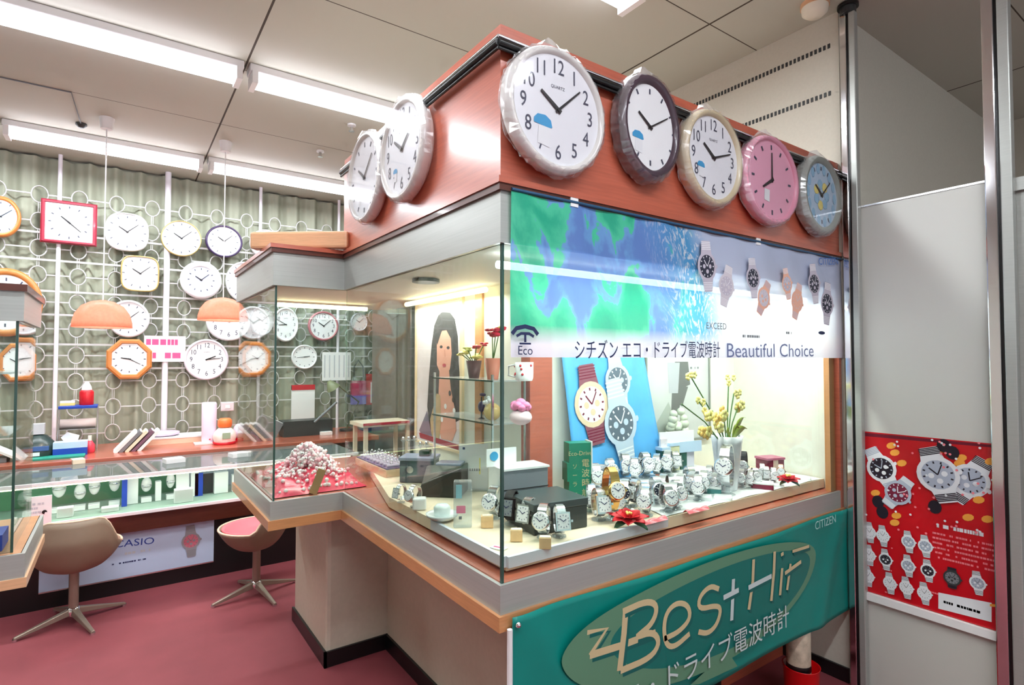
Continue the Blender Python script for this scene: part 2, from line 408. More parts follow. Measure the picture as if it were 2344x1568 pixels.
# ------------------------------------------------------------------ clocks
def oct_out(n):
    return lambda a: math.cos(PI / n) / math.cos(((a + PI / n) % (2 * PI / n)) - PI / n)
def rsq(a, p=5): return 1 / (abs(math.cos(a)) ** p + abs(math.sin(a)) ** p) ** (1 / p)
def clock(label, c, ax, rx, rz, frame, dial=None, shape=None, d=.045, nums=True, hm=(10, 8), sticker=None, wrap=False, rim=.14, group=None, flower=False, tilt=0):
    dial = dial or mat('dial_white', (240, 240, 244), .35)  # plain white also stands in for tube reflections whiting out the clock glass
    t = thing('wall_clock', label, 'wall clock', c, 0 if ax == 1 else -PI / 2, group)
    # local frame: dial faces -Y
    S = Matrix.Diagonal((rx, 1, rz, 1))
    B = RX @ T(0, 0, 0)
    n = 8 if shape == 'oct' else (4 if shape == 'square' else 48)
    out = None; A0 = Matrix.Identity(4)
    if shape == 'oct': A0 = RZ(PI / 8)
    if shape == 'square': A0 = RZ(PI / 4)
    if shape == 'rsq': out = lambda a: rsq(a, 4)
    if shape == 'soft8': out = lambda a: rsq(a, 2.7)
    k = 1.08 if shape == 'oct' else (1.414 if shape == 'square' else 1)
    sm = shape not in ('oct', 'square')
    S2 = Matrix.Diagonal((rx * k, rz * k, 1, 1)); Q = RX @ S2 @ A0; tt = rim
    fr = MB(); fr.lathe([(.9, 0), (1, .3 * d), (1, .75 * d), (1 - tt * .35, d), (1 - tt * .8, d), (1 - tt, .78 * d)], frame, n, Q, sm, out); fr.build('clock_frame', t, world=False)
    dm = MB(); dm.lathe([(1 - tt, .70 * d), (1 - tt + .001, .79 * d)], dial, n, Q, False, out); dl_ = dm.build('dial', t, world=False)
    r = 1 - tt; FZ = .79 * d
    Mt = RX @ T(0, 0, FZ + .0012)
    mk = MB(); ink = mat('dial_ink', (70, 72, 92), .5)
    if nums:
        for h in range(1, 13):
            a = PI / 2 - h * PI / 6
            mk.text(str(h), min(rx, rz) * .27, ink, Mt @ T(rx * r * .78 * math.cos(a), rz * r * .78 * math.sin(a), 0) @ Matrix.Scale(1.25, 4, (0, 1, 0)), 0)
        mk.text('QUARTZ', min(rx, rz) * .07, ink, Mt @ T(0, rz * .36, 0), 0)
    else:
        for h in range(12):
            a = h * PI / 6; w = .022 * rx
            mk.box(-w, w, rz * r * .78, rz * r * .9, -.0004, .0004, ink, Mt @ RZ(a))
    mk.build('numerals' if nums else 'hour_marks', dl_, world=False)
    hn = MB(); HM = mat('hand_black', (24, 24, 30), .4); h, mi = hm
    for ang, L, w in ((-(h + mi / 60) * PI / 6, .48, .035), (-mi * PI / 30, .70, .022)):
        hn.prism([(-w * rx, -.06 * rz), (w * rx, -.06 * rz), (w * .6 * rx, L * r * rz), (-w * .6 * rx, L * r * rz)], .0015, .003, HM, Mt @ RZ(ang))
    hn.cyl(.03 * rx, .005, HM, Mt, 12); hn.build('hand', t, world=False)
    if flower:
        m = MB()
        for kk in range(7): m.ball((.09 * rx * 3 * math.cos(kk * .9), .09 * rz * 3 * math.sin(kk * .9) - .0, 0), .13 * rx, YELLOW if kk % 2 else mat('petal_blue', (150, 196, 226), .5), (1, 1, .05), 8, Mt)
        for kk in range(14):
            a = kk * PI / 7; m.ball((rx * .66 * math.cos(a), rz * .66 * math.sin(a), 0), .09 * rx, mat('petal_blue', (150, 196, 226), .5), (1, 1.6, .05), 7, Mt)
        m.build('floral_print', dl_, world=False)
    if sticker:
        sc, sp, blue = sticker; m = MB()
        if blue:
            m.prism([(-.2, .0), (-.12, .08), (.05, .09), (.17, .02), (.2, -.1), (.1, -.14), (-.05, -.1), (-.2, -.08)], 0, .0016, mat('sticker_blue', (60, 160, 214), .4), Mt @ T(sp[0] * rx, sp[1] * rz, 0) @ Matrix.Scale(min(rx, rz) * sc, 4))
        m.prism([(-.12, -.42), (.14, -.46), (.16, -.12), (-.1, -.1)], 0, .0018, PAPER, Mt @ T(sp[0] * rx, sp[1] * rz, 0) @ Matrix.Scale(min(rx, rz) * sc, 4))
        m.build('price_sticker', dl_, world=False)
    if wrap:
        # crinkled clear film gathered round the rim
        m = MB(); n2 = 90; rnd = random.Random(label)
        J = [[rnd.uniform(-.02, .03) for _ in range(n2)] for _ in range(4)]
        base = [(1.0, .02), (1.035, .35 * d), (1.02, .8 * d), (.93, 1.08 * d)]
        vs = []
        for q, (rr, z) in enumerate(base):
            for kx in range(n2):
                a = 2 * PI * kx / n2; g = J[q][kx] + (.10 * math.exp(-((a - 1.75) / .10) ** 2) if q < 3 else 0) + (.06 * math.exp(-((a - 3.7) / .12) ** 2) if q < 3 else 0)
                oo = out(a) if out else 1
                vs.append(((rr + g) * oo * rx * math.cos(a), (rr + g) * oo * rz * math.sin(a), z + J[q][kx] * .15 * rx))
        m.add(vs, [(j * n2 + kx, j * n2 + (kx + 1) % n2, (j + 1) * n2 + (kx + 1) % n2, (j + 1) * n2 + kx) for j in range(3) for kx in range(n2)], FILM, False, RX)
        m.lathe([(.93, 1.08 * d), (.93, 1.085 * d)], clear('film_front', (254, 254, 255), 0.03, .05) if 'film_front' not in MATS else MATS['film_front'], 40, RX @ Matrix.Diagonal((rx, rz, 1, 1)))
        tag(m.build('plastic_wrap', t, world=False), 'crinkled clear plastic wrap')
    if tilt: t.rotation_euler = (tilt if ax == 1 else 0, 0, t.rotation_euler.z)
    return t
def clock_px(label, l, tp, r, b, ax, val, frame, **k):
    """measure centre and half sizes on the plane of the clock's front"""
    cx, cy = (l + r) / 2, (tp + b) / 2
    a, e = on(l, cy, ax, val), on(r, cy, ax, val); o = 1 - ax
    half = abs(a[o] - e[o]) / 2; mid = (a[o] + e[o]) / 2
    c = Vector((0, 0, 0)); c[o] = mid; c[ax] = val
    w = ray(cx, cy)
    # pixel column of the centre
    d = c - CAM; pxm = CX + F_PX * d.dot(RGT) / d.dot(FWD)
    zt, zb = on(pxm, tp, ax, val).z, on(pxm, b, ax, val).z
    c.z = (zt + zb) / 2
    dd = k.get('d', .045); c[ax] = val + dd
    return clock(label, c, ax, half, (zt - zb) / 2, frame, **k)

YC, XC = 1.285, .868
GC = 'wrapped wall clocks hung round the showcase fascia'
pearl = mat('pearl_white_frame', (236, 232, 226), .25, coat=.5)
champ = mat('champagne_frame', (214, 196, 160), .3, coat=.4)
dk = mat('plum_frame', (72, 52, 66), .3, coat=.4)
pinkf = mat('pink_frame', (240, 160, 184), .3, coat=.4)
greyf = mat('grey_green_frame', (150, 156, 148), .35)
clock_px('large pearl white clock with big numerals and blue sticker, nearest the showcase corner', 1163, 108, 1388, 395, 1, YC - .075, pearl, d=.055, sticker=(.9, (-.3, -.22), True), wrap=True, hm=(10, 8), group=GC, rim=.13)
clock_px('plum framed clock with a glaring white dial, right of the large pearl clock', 1425, 172, 1560, 414, 1, YC - .07, dk, d=.07, nums=False, sticker=(.9, (-.4, -.2), True), wrap=True, group=GC, rim=.2, hm=(10, 10), dial=mat('dial_painted_glare', (252, 252, 252), .3))  # dial colour whitened further to paint in the glare on its glass
clock_px('champagne framed clock with numerals, between the plum and the pink clock', 1570, 256, 1703, 474, 1, YC - .07, champ, d=.06, sticker=(.6, (-.42, -.2), True), wrap=True, group=GC, hm=(10, 12), rim=.15)
clock_px('pink framed clock with pink dial on the fascia', 1708, 318, 1831, 516, 1, YC - .07, pinkf, dial=mat('pink_dial', (246, 176, 200), .3), d=.055, nums=False, sticker=(.8, (-.2, -.15), False), wrap=True, group=GC, rim=.12, hm=(8, 0))
clock_px('grey clock with pale blue flower dial, last on the fascia beside the steel post', 1840, 364, 1930, 541, 1, YC - .07, greyf, dial=mat('pale_blue_dial', (190, 214, 236), .3), d=.06, nums=False, flower=True, wrap=True, group=GC, rim=.2)
clock_px('white framed clock on the left fascia side, the nearer of the two edge-on clocks', 868, 232, 966, 462, 0, XC - .065, pearl, d=.055, sticker=(.5, (-.3, -.35), True), wrap=True, group=GC, hm=(10, 9), rim=.14)
clock_px('pearl framed clock at the far end of the left fascia side, glaring white', 795, 314, 866, 512, 0, XC - .065, pearl, d=.055, nums=False, sticker=(.5, (-.3, -.35), True), wrap=True, group=GC, rim=.12)

GB = 'wall clocks hung on the lattice'
YL = 5.78
wht = mat('white_frame', (236, 236, 240), .3)
brass = mat('gold_frame', (220, 190, 120), .3, .6)
ora = mat('orange_wood_frame', (206, 128, 62), .35, coat=.4)
redf = mat('wine_frame', (160, 26, 56), .35, coat=.4)
for a in (
    ('round orange wood clock with blue-grey dial, cut by the left photo edge', -48, 445, 48, 540, ora, dict(dial=mat('bluegrey_dial', (190, 206, 226), .3), nums=False, rim=.2)),
    ('wine red square clock with white dial, top left of the lattice', 92, 458, 222, 557, redf, dict(shape='square', nums=False, hm=(10, 22), rim=.16)),
    ('white clock with softly rounded eight-sided frame, right of the red square clock', 240, 485, 341, 573, wht, dict(shape='soft8', nums=False, rim=.08)),
    ('round white clock with thin gold rim, top row between the eight-sided and dark rimmed clocks', 368, 503, 462, 585, brass, dict(nums=False, rim=.06)),
    ('small round clock with dark purple rim and two-part white dial in the top row', 470, 514, 556, 588, mat('purple_frame', (62, 46, 84), .3), dict(nums=False, rim=.12)),
    ('white clock half hidden behind the peach wooden beam above the showcase', 572, 524, 648, 590, wht, dict(nums=False, rim=.1)),
    ('rounded square clock with white dial and gold edge, second row', 276, 584, 365, 666, brass, dict(shape='rsq', nums=False, rim=.08)),
    ('white ring clock with blue-grey centre, second row', 412, 597, 508, 683, wht, dict(dial=mat('lilac_dial', (196, 202, 230), .3), nums=False, rim=.3)),
    ('large pale clock half covered by the showcase canopy', 517, 598, 600, 690, wht, dict(nums=False, rim=.1)),
    ('white clock partly behind the left pendant lamp', 245, 686, 343, 772, wht, dict(nums=False, rim=.14)),
    ('white clock with thick rim partly behind the right pendant lamp', 472, 690, 575, 780, wht, dict(nums=True, rim=.12)),
    ('silver rimmed clock with translucent dial, left of the showcase glass corner', 572, 700, 628, 768, mat('pale_silver_frame', (214, 214, 226), .2, .3), dict(nums=False, rim=.1)),
    ('octagonal honey wood clock left of the pink notice', 243, 776, 348, 868, ora, dict(shape='oct', nums=False, hm=(9, 20), sticker=(.8, (-.35, -.1), False), rim=.24)),
    ('round clock with dark bold numerals right of the pink notice', 421, 776, 524, 870, mat('lilac_white_frame', (226, 218, 230), .3), dict(nums=True, hm=(2, 14), rim=.12)),
    ('octagonal honey wood clock just left of the showcase glass edge', 556, 784, 622, 858, ora, dict(shape='oct', nums=False, rim=.22)),
    ('large wooden ringed clock behind the top corner of the left glass case', -78, 612, 98, 770, ora, dict(nums=False, rim=.2)),
    ('octagonal honey wood clock behind the left glass case edge', -4, 786, 82, 874, ora, dict(shape='oct', nums=False, rim=.24)),
    ('round white clock with black marks, first one seen through the showcase glass', 625, 703, 684, 782, wht, dict(nums=True, hm=(8, 50), rim=.12)),
    ('round clock with red and silver rim seen through the showcase glass', 706, 712, 776, 780, mat('red_silver_frame', (190, 120, 128), .3), dict(nums=True, rim=.14)),
    ('small white clock with two short hands in the lower row behind the showcase glass', 668, 789, 727, 845, wht, dict(nums=False, hm=(2, 44), rim=.12)),
    ('faint pale round clock, farthest right of those seen through the glass', 804, 716, 842, 758, mat('pale_silver_frame', (214, 214, 226), .2, .3), dict(nums=False, rim=.1)),
):
    lab, l, tp, r, b, fm, kw = a
    clock_px(lab, l, tp, r, b, 1, YL, fm, d=.05, group=GB, **kw)
# pink notice on the lattice
a, b = on(330, 768, 1, 5.8), on(424, 828, 1, 5.8)
t = thing('notice_board', 'white notice with two rows of pink lettering on the lattice between two clocks', 'notice', ((a.x + b.x) / 2, 5.8, b.z))
MB().box(a.x, b.x, 5.8, 5.812, b.z, a.z, mat('pale_pink_card', (250, 226, 236), .5)).build('notice_panel', t)
pr = Print(1, 5.8); pr.marks(((a.x + b.x) / 2, a.z - .055), (b.x - a.x) * .9, .1, mat('hot_pink_ink', (232, 84, 140), .5), 1, .9)
pr.marks(((a.x + b.x) / 2, b.z + .055), (b.x - a.x) * .9, .1, mat('hot_pink_ink', (232, 84, 140), .5), 1, .9); pr.build('lettering', t)

# ------------------------------------------------------------------ the L-shaped showcase
XN, YN, YE = .556, 2.59, 3.5          # notch: its side face, its front face, the rear end
XP, YP = 1.35, 1.82                   # inner side panel and inner back wall
def offs(d):                          # outer path of the case pushed out by d
    return [(XW - .004, YC - d), (XC - d, YC - d), (XC - d, YN - d), (XN - d, YN - d), (XN - d, YE)]
def band(mb, d0, d1, z0, z1, m, path=None):
    A, B = (offs(d0), offs(d1)) if path is None else path
    for k in range(len(A) - 1):
        quad = [A[k], B[k], B[k + 1], A[k + 1]]
        mb.prism(quad[::-1], z0, z1, m)
    return mb
sc_ = thing('showcase', 'large L-shaped glass showcase with red brown wood fascia and brushed steel bands', 'showcase', (XC + .3, YC + .3, 0))
# lower body
b = MB()
b.box(1.168, XW - .014, 1.585, 2.79, .0, .765, BEIGE)
b.build('base_cabinet', sc_)
MB().box(1.30, 2.245, 1.572, 1.585, .075, .765, WOODD).box(2.255, XW - .015, 1.572, 1.585, .0, .765, WOODR).build('front_panel', sc_)
MB().box(.854, 1.6, 2.792, 3.4, 0, .765, BEIGE).build('pedestal', sc_, bevel=.02)
k = MB(); k.box(1.156, 1.168, 1.573, 2.79, 0, .075, BLACK).box(.842, 1.168, 2.78, 2.792, 0, .075, BLACK).box(.842, .854, 2.78, 3.4, 0, .075, BLACK).box(1.156, 2.25, 1.56, 1.572, 0, .075, BLACK)
k.build('kick_strip', sc_)
# deck of the case
deck = [(XC, YC), (XW - .004, YC), (XW - .004, YP), (XP + .1, YP), (XP + .1, YE), (XN, YE), (XN, YN), (XC, YN)]
MB().prism(deck, .766, .884, WOODR).build('deck', sc_)
band(MB(), 0.001, .012, .807, .886, STEEL).build('ledge_band', sc_)
band(MB(), 0.001, .022, .766, .807, WOODO).build('ledge_trim', sc_)
# glass
gz0, gz1 = .884, 1.822
for n, a in (('front', (XC + .004, XW - .02, YC + .002, YC + .008)), ('side', (XC + .002, XC + .008, YC + .008, YN - .002)), ('notch', (XN + .008, XC + .008, YN + .002, YN + .008)), ('end', (XN + .002, XN + .008, YN + .008, YE - .01))):
    MB().box(*a, gz0, gz1, GLASS).build('glass_pane', sc_)
e = MB()
for x, y in ((XC + .002, YC + .002), (XN + .002, YN + .002)):
    MB().box(x - .002, x + .006, y - .002, y + .006, gz0, gz1, EDGE).build('glass_edge', sc_)
# upper band, trim, fascia
band(MB(), -.004, .012, 1.822, 1.966, STEEL).build('canopy_band', sc_)
tr = MB(); band(tr, -.012, .022, 1.966, 1.985, WOODD); band(tr, -.012, .027, 1.985, 2.003, WOODR); tr.build('canopy_trim', sc_)
A, B = offs(.012)[:3], offs(-.012)[:3]; A[2] = (XC - .012, YN); B[2] = (XC + .012, YN)
fa = MB()
for kk in range(2): fa.prism([A[kk], B[kk], B[kk + 1], A[kk + 1]], 2.003, 2.434, WOODR)
fa.box(XC + .012, XC + .5, YN - .018, YN, 2.003, 2.434, WOODR)
fa.build('fascia', sc_)
MB().prism([(x, y) for x, y in deck], 1.822, 1.835, IVORY).build('inner_ceiling', sc_)
# hanging rail that carries the clocks
r1 = MB(); R_ = offs(.034)[:3]; R_[2] = (XC - .034, YN - .02)
for dz, rr, mm in ((0, .011, BLACK), (.017, .0045, CHROME), (-.016, .005, BLACK)):
    r1.tube([(R_[0][0], R_[0][1], 2.366 + dz), (R_[1][0], R_[1][1], 2.366 + dz)], rr, mm, 8); r1.tube([(R_[1][0], R_[1][1], 2.366 + dz), (R_[2][0], R_[2][1], 2.366 + dz)], rr, mm, 8)
r1.build('clock_rail', sc_)
# inner back walls
MB().box(XP + .1, XW - .004, YP, YP + .03, .884, 1.822, CREAM).build('back_panel', sc_)
MB().box(XP, XP + .03, YP + .02, 2.86, .884, 1.822, CREAM).build('side_panel', sc_)
MB().box(XW - .03, XW - .006, YC + .03, YP, .884, 1.822, CREAM).build('end_panel', sc_)
MB().box(XP - .004, XP + .11, YP - .03, YP + .03, .884, 1.822, WOODR).build('wood_post', sc_)
MB().box(XP - .012, XP, 2.14, 2.20, .884, 1.822, WOODO).build('wood_post', sc_)
MB().box(XW - .075, XW - .03, YC + .01, YC + .035, .884, 1.822, WOODO).build('wood_post', sc_)
MB().box(XW - .03, XW - .006, YC - .014, YC + .03, .78, 1.966, WOODR).build('wood_post', sc_)
MB().box(XP - .02, XP + .03, 2.86, 2.88, .884, 1.822, DARK).build('corner_post', sc_)
# raised display boards with white nosing
NOS = mat('white_nosing', (226, 226, 240), .3)
pb = MB(); pb.prism([(.925, 1.345), (XW - .035, 1.345), (XW - .035, YP), (1.34, YP), (1.34, 2.84), (1.09, 2.84), (.925, 2.2)], .889, .93, BOARD)
pb.build('display_board', sc_)
MB().box(.925, 1.62, 1.333, 1.345, .900, .932, NOS).box(.913, .925, 1.345, 1.80, .900, .932, NOS).build('board_nosing', sc_)
# strip lights inside
def strip(a, b_, z, m, watts, name='strip_light', col=(1, .97, .92)):
    a, b_ = Vector((*a, z)), Vector((*b_, z)); c = (a + b_) / 2
    q = MB().tube([a, b_], .012, m, 10); o = q.build(name, sc_)
    ld = bpy.data.lights.new('strip_lamp', 'AREA'); ld.shape = 'RECTANGLE'; ld.size = (b_ - a).length; ld.size_y = .04; ld.energy = watts; ld.color = col
    lo = bpy.data.objects.new('strip_lamp', ld); COL.objects.link(lo); lo.parent = sc_; lo.location = c - ORG[sc_.name] - Vector((0, 0, .016)); lo.rotation_euler = (0, 0, math.atan2((b_ - a).y, (b_ - a).x))
strip((.93, 1.40), (1.93, 1.40), 1.785, TUBE, CASE_W)
strip((1.97, 1.40), (2.72, 1.40), 1.785, TUBE, CASE_W * .8)
strip((1.27, 2.0), (1.27, 2.8), 1.795, WARMT, CASE_W * .6)
strip((.70, 3.2), (1.2, 3.2), 1.795, WARMT, CASE_W * .8)
# round vent and lamp holder on the inner ceiling
p = on(975, 640, 2, 1.82)
MB().cyl(.055, .012, DARK, T(p.x, p.y, 1.808), 24).build('ceiling_vent', sc_)

# peach beam lying across the canopy corner
a, b_ = on(578, 553, 2, 2.045), on(800, 551, 2, 2.045)
d = (b_ - a).normalized(); t = thing('wooden_beam', 'peach coloured wooden beam lying on top of the showcase canopy left of the fascia', 'beam', ((a.x + b_.x) / 2, (a.y + b_.y) / 2, 2.003))
m = MB(); L_ = (b_ - a).length; m.box(0, L_, -.03, .03, -.04, .04, WOODP, T(a.x, a.y, 2.046) @ RZ(math.atan2(d.y, d.x))); m.build('beam_timber', t, bevel=.012)

# ------------------------------------------------------------------ top banner behind the glass line
def banner_mat():
    m = bpy.data.materials.new('sea_banner'); m.use_nodes = True; N = m.node_tree.nodes; L = m.node_tree.links; b = N['Principled BSDF']
    tc = N.new('ShaderNodeTexCoord'); sp = N.new('ShaderNodeSeparateXYZ'); L.new(tc.outputs['Generated'], sp.inputs[0])
    mp = N.new('ShaderNodeMapping'); mp.inputs['Scale'].default_value = (5.5, 1, 1.6); mp.inputs['Location'].default_value = (.35, 0, .1); L.new(tc.outputs['Generated'], mp.inputs[0])
    nz = N.new('ShaderNodeTexNoise'); nz.inputs['Scale'].default_value = 1.25; nz.inputs['Detail'].default_value = 5; L.new(mp.outputs[0], nz.inputs[0])
    def math_(op, a, b2=None, c=None):
        q = N.new('ShaderNodeMath'); q.operation = op
        for i, v in enumerate((a, b2, c)):
            if v is None: continue
            if isinstance(v, (int, float)): q.inputs[i].default_value = v
            else: L.new(v, q.inputs[i])
        return q.outputs[0]
    def ramp(sock, stops, inter='EASE'):
        r = N.new('ShaderNodeValToRGB'); r.color_ramp.interpolation = inter
        while len(r.color_ramp.elements) < len(stops): r.color_ramp.elements.new(.5)
        for e, (p_, c) in zip(r.color_ramp.elements, stops): e.position = p_; e.color = lin(c)
        L.new(sock, r.inputs[0]); return r.outputs[0]
    def mix(f, a, c):
        q = N.new('ShaderNodeMix'); q.data_type = 'RGBA'
        for nme, v in (('Factor', f), ('A', a), ('B', c)):
            if isinstance(v, tuple): q.inputs[nme].default_value = lin(v)
            elif isinstance(v, (int, float)): q.inputs[nme].default_value = v
            else: L.new(v, q.inputs[nme])
        return q.outputs['Result']
    land = ramp(math_('ADD', nz.outputs[0], math_('SUBTRACT', .085, math_('MULTIPLY', sp.outputs[0], .42))), [(0, (84, 92, 176)), (.42, (110, 150, 222)), (.485, (120, 176, 236)), (.50, (84, 220, 176)), (.62, (44, 190, 152)), (.9, (30, 160, 140))])
    # the planet's edge: an arc bulging to the right
    z = sp.outputs[2]; arc = math_('ADD', .46, math_('MULTIPLY', -.09, math_('POWER', math_('SUBTRACT', z, .15), 2)))
    dist = math_('SUBTRACT', sp.outputs[0], arc)
    nv = N.new('ShaderNodeTexNoise'); nv.inputs['Scale'].default_value = 26; nv.inputs['Detail'].default_value = 4; m3 = N.new('ShaderNodeMapping'); m3.inputs['Scale'].default_value = (3, 1, .7); m3.inputs['Rotation'].default_value = (0, .25, 0)
    L.new(tc.outputs['Generated'], m3.inputs[0]); L.new(m3.outputs[0], nv.inputs[0])
    cloud = ramp(nv.outputs[0], [(.5, (80, 170, 226)), (.62, (240, 248, 255))])
    near = ramp(dist, [(.0, (0, 0, 0)), (.02, (255, 255, 255))])
    f1 = N.new('ShaderNodeMapRange'); f1.inputs[1].default_value = -.14; f1.inputs[2].default_value = -.03; L.new(dist, f1.inputs[0])
    c1 = mix(math_('MULTIPLY', f1.outputs[0], .85), land, cloud)
    sky = ramp(z, [(0, (250, 248, 255)), (.3, (232, 236, 252)), (1, (206, 218, 248))])
    f2 = N.new('ShaderNodeMapRange'); f2.inputs[1].default_value = -.01; f2.inputs[2].default_value = .05; L.new(dist, f2.inputs[0])
    c2 = mix(f2.outputs[0], c1, sky)
    f3 = N.new('ShaderNodeMapRange'); f3.inputs[1].default_value = .2; f3.inputs[2].default_value = .08; L.new(z, f3.inputs[0])
    c3 = mix(f3.outputs[0], c2, (238, 234, 250))
    L.new(c3, b.inputs['Base Color']); b.inputs['Roughness'].default_value = .35
    t_ = N.new('ShaderNodeBsdfTranslucent'); L.new(c3, t_.inputs[0]); ms = N.new('ShaderNodeMixShader'); ms.inputs[0].default_value = .26
    L.new(b.outputs[0], ms.inputs[1]); L.new(t_.outputs[0], ms.inputs[2]); tp = N.new('ShaderNodeBsdfTransparent'); m4 = N.new('ShaderNodeMixShader'); m4.inputs[0].default_value = .09
    L.new(ms.outputs[0], m4.inputs[1]); L.new(tp.outputs[0], m4.inputs[2]); L.new(m4.outputs[0], N['Material Output'].inputs[0])
    return m
YB1 = YC - .020
tb = thing('shop_banner', 'wide blue and green vinyl banner with watch pictures across the showcase glass', 'banner', (1.85, YB1, 1.5))
m = MB(); m.surf(lambda u, v: (.885 + u * 1.925, YB1 + .004 * math.sin(u * 23) * math.sin(v * 5 + 1) + .003 * math.sin(u * 60 + v * 4), 1.505 + v * (.462 - .0 * u)), 120, 12, banner_mat()); bs_ = m.build('banner_sheet', tb)
pr = Print(1, YB1 - .009, .0005)
ink = NAVY
pr.fit('シチズン エコ・ドライブ電波時計', 1316, 1648, 800, .066, ink)
pr.fit('Beautiful Choice', 1664, 1862, 802, .078, mat('slate_print', (120, 132, 176), .5))
pr.fit('CITIZEN', 1874, 1918, 598, .045, mat('blue_print', (60, 110, 190), .5))
pr.text('EXCEED', pr.p(1640, 747), .034, GREYP)
# eye shaped emblem at lower left
ec = pr.p(1202, 780); pr.k = 4
pr.stroke([(ec[0] - .045, ec[1] + .018), (ec[0] - .03, ec[1] + .034), (ec[0], ec[1] + .04), (ec[0] + .03, ec[1] + .034), (ec[0] + .045, ec[1] + .018)], .012, ink)
pr.stroke([(ec[0] - .03, ec[1] + .012), (ec[0] - .014, ec[1] + .02), (ec[0] + .014, ec[1] + .02), (ec[0] + .03, ec[1] + .012)], .008, ink)
pr.bar((ec[0], ec[1] + .022), (ec[0], ec[1] - .004), .008, ink); pr.bar((ec[0] - .02, ec[1] - .008), (ec[0] + .02, ec[1] - .008), .005, ink)
pr.text('Eco', (ec[0], ec[1] - .028), .036, ink)
WD = mat('print_dial_dark', (44, 46, 66), .4); WC = mat('print_case', (196, 190, 206), .4); WR = mat('print_rose', (240, 184, 160), .4); WM = mat('print_mark', (232, 232, 240), .4); WS = mat('print_silver', (214, 208, 218), .4)
for px, py, r, a, cs, dl, mk in ((1617, 610, .042, .08, WC, WD, WM), (1660, 655, .036, -.25, WS, WC, WM), (1720, 637, .036, .1, WC, WD, WM), (1748, 682, .034, -.5, WR, WS, WC), (1800, 650, .030, .2, WR, WC, WM), (1822, 690, .036, -.3, WR, WR, WS), (1860, 650, .040, .15, WC, WD, WM), (1893, 695, .044, -.1, WC, WD, WM)):
    pr.watch(pr.p(px, py), r * 1.3, a, cs, dl, mk, bl=.7)
pr.disc(pr.p(1880, 762), .03, .008, NAVY); pr.marks(pr.p(1720, 770), .12, .02, GREYP); pr.marks(pr.p(1805, 762), .06, .02, GREYP)
pr.build('printed_picture', bs_)
MB().tube([(.885, YB1 - .004, 1.972), (2.80, YB1 - .004, 1.972)], .005, mat('banner_rod', (40, 84, 120), .4), 8).build('hanging_rod', tb)
MB().box(1.10, 1.13, YB1 - .006, YB1 - .001, 1.958, 1.985, WHITE).box(2.08, 2.11, YB1 - .006, YB1 - .001, 1.958, 1.985, WHITE).build('fixing_clip', tb)

# ------------------------------------------------------------------ green banner on the lower front
GRN = mat('teal_cloth', (0, 142, 132), .42, noise=.04, nscale=8, trans=.12)
YG = YC - .038
gb = thing('promotion_banner', 'teal green cloth banner with gold lettering hanging below the showcase ledge', 'banner', (1.83, YG, .35))
gz = lambda x: .806 + .004 * (x - .878) / 1.9
def gsurf(u, v):
    x = .878 + 1.917 * u; zt = gz(x) - .012 * math.sin(PI * u) ; z = .345 + (zt - .345) * v
    w = .016 * math.exp(-((u + v * .0 - .02 - (1 - v) * .16) / .035) ** 2) * (1 - .3 * v) + .010 * math.exp(-((u - .97 + (1 - v) * .13) / .03) ** 2) + .004 * math.sin(u * 17 + v * 3)
    return (x, YG - w + .008 * v, z)
m = MB(); m.surf(gsurf, 120, 24, GRN); bc_ = m.build('banner_cloth', gb, solid=.002)
GO = mat('gold_print', (206, 190, 148), .4); SV = mat('silver_print', (200, 216, 216), .4); OV = mat('olive_print', (92, 140, 112), .5); SHD = mat('deep_teal_print', (0, 96, 92), .5); INN = mat('teal_inner_print', (0, 112, 104), .45)
pr = Print(1, YG - .0165)
ov = [(1283, 1500), (1290, 1540), (1330, 1572), (1420, 1590), (1570, 1560), (1700, 1495), (1790, 1420), (1850, 1340), (1872, 1270), (1855, 1242), (1790, 1240), (1690, 1262), (1560, 1310), (1420, 1380), (1330, 1440)]
ovp = [pr.p(*q) for q in ov]
def smooth(P, it=2, closed=True):
    for _ in range(it):
        Q = []
        for i in range(len(P) if closed else len(P) - 1):
            a_, c_ = P[i], P[(i + 1) % len(P)]
            Q += [(a_[0] * .75 + c_[0] * .25, a_[1] * .75 + c_[1] * .25), (a_[0] * .25 + c_[0] * .75, a_[1] * .25 + c_[1] * .75)]
        if not closed: Q = [P[0]] + Q + [P[-1]]
        P = Q
    return P
pr.poly(smooth(ovp), OV)
cx_, cz_ = sum(q[0] for q in ovp) / len(ovp), sum(q[1] for q in ovp) / len(ovp)
pr.poly(smooth([(cx_ + .08 + (x - cx_) * .83, cz_ - .005 + (z - cz_) * .80) for x, z in ovp]), INN)
def lett(pts, w=.022, sh=True, sm=2, m_=GO):
    P = [pr.p(*q) for q in pts]; P = smooth(P, sm, False) if sm else P
    if sh: pr.stroke([(x + .010, z - .012) for x, z in P], w, SHD)
    pr.stroke(P, w, m_)
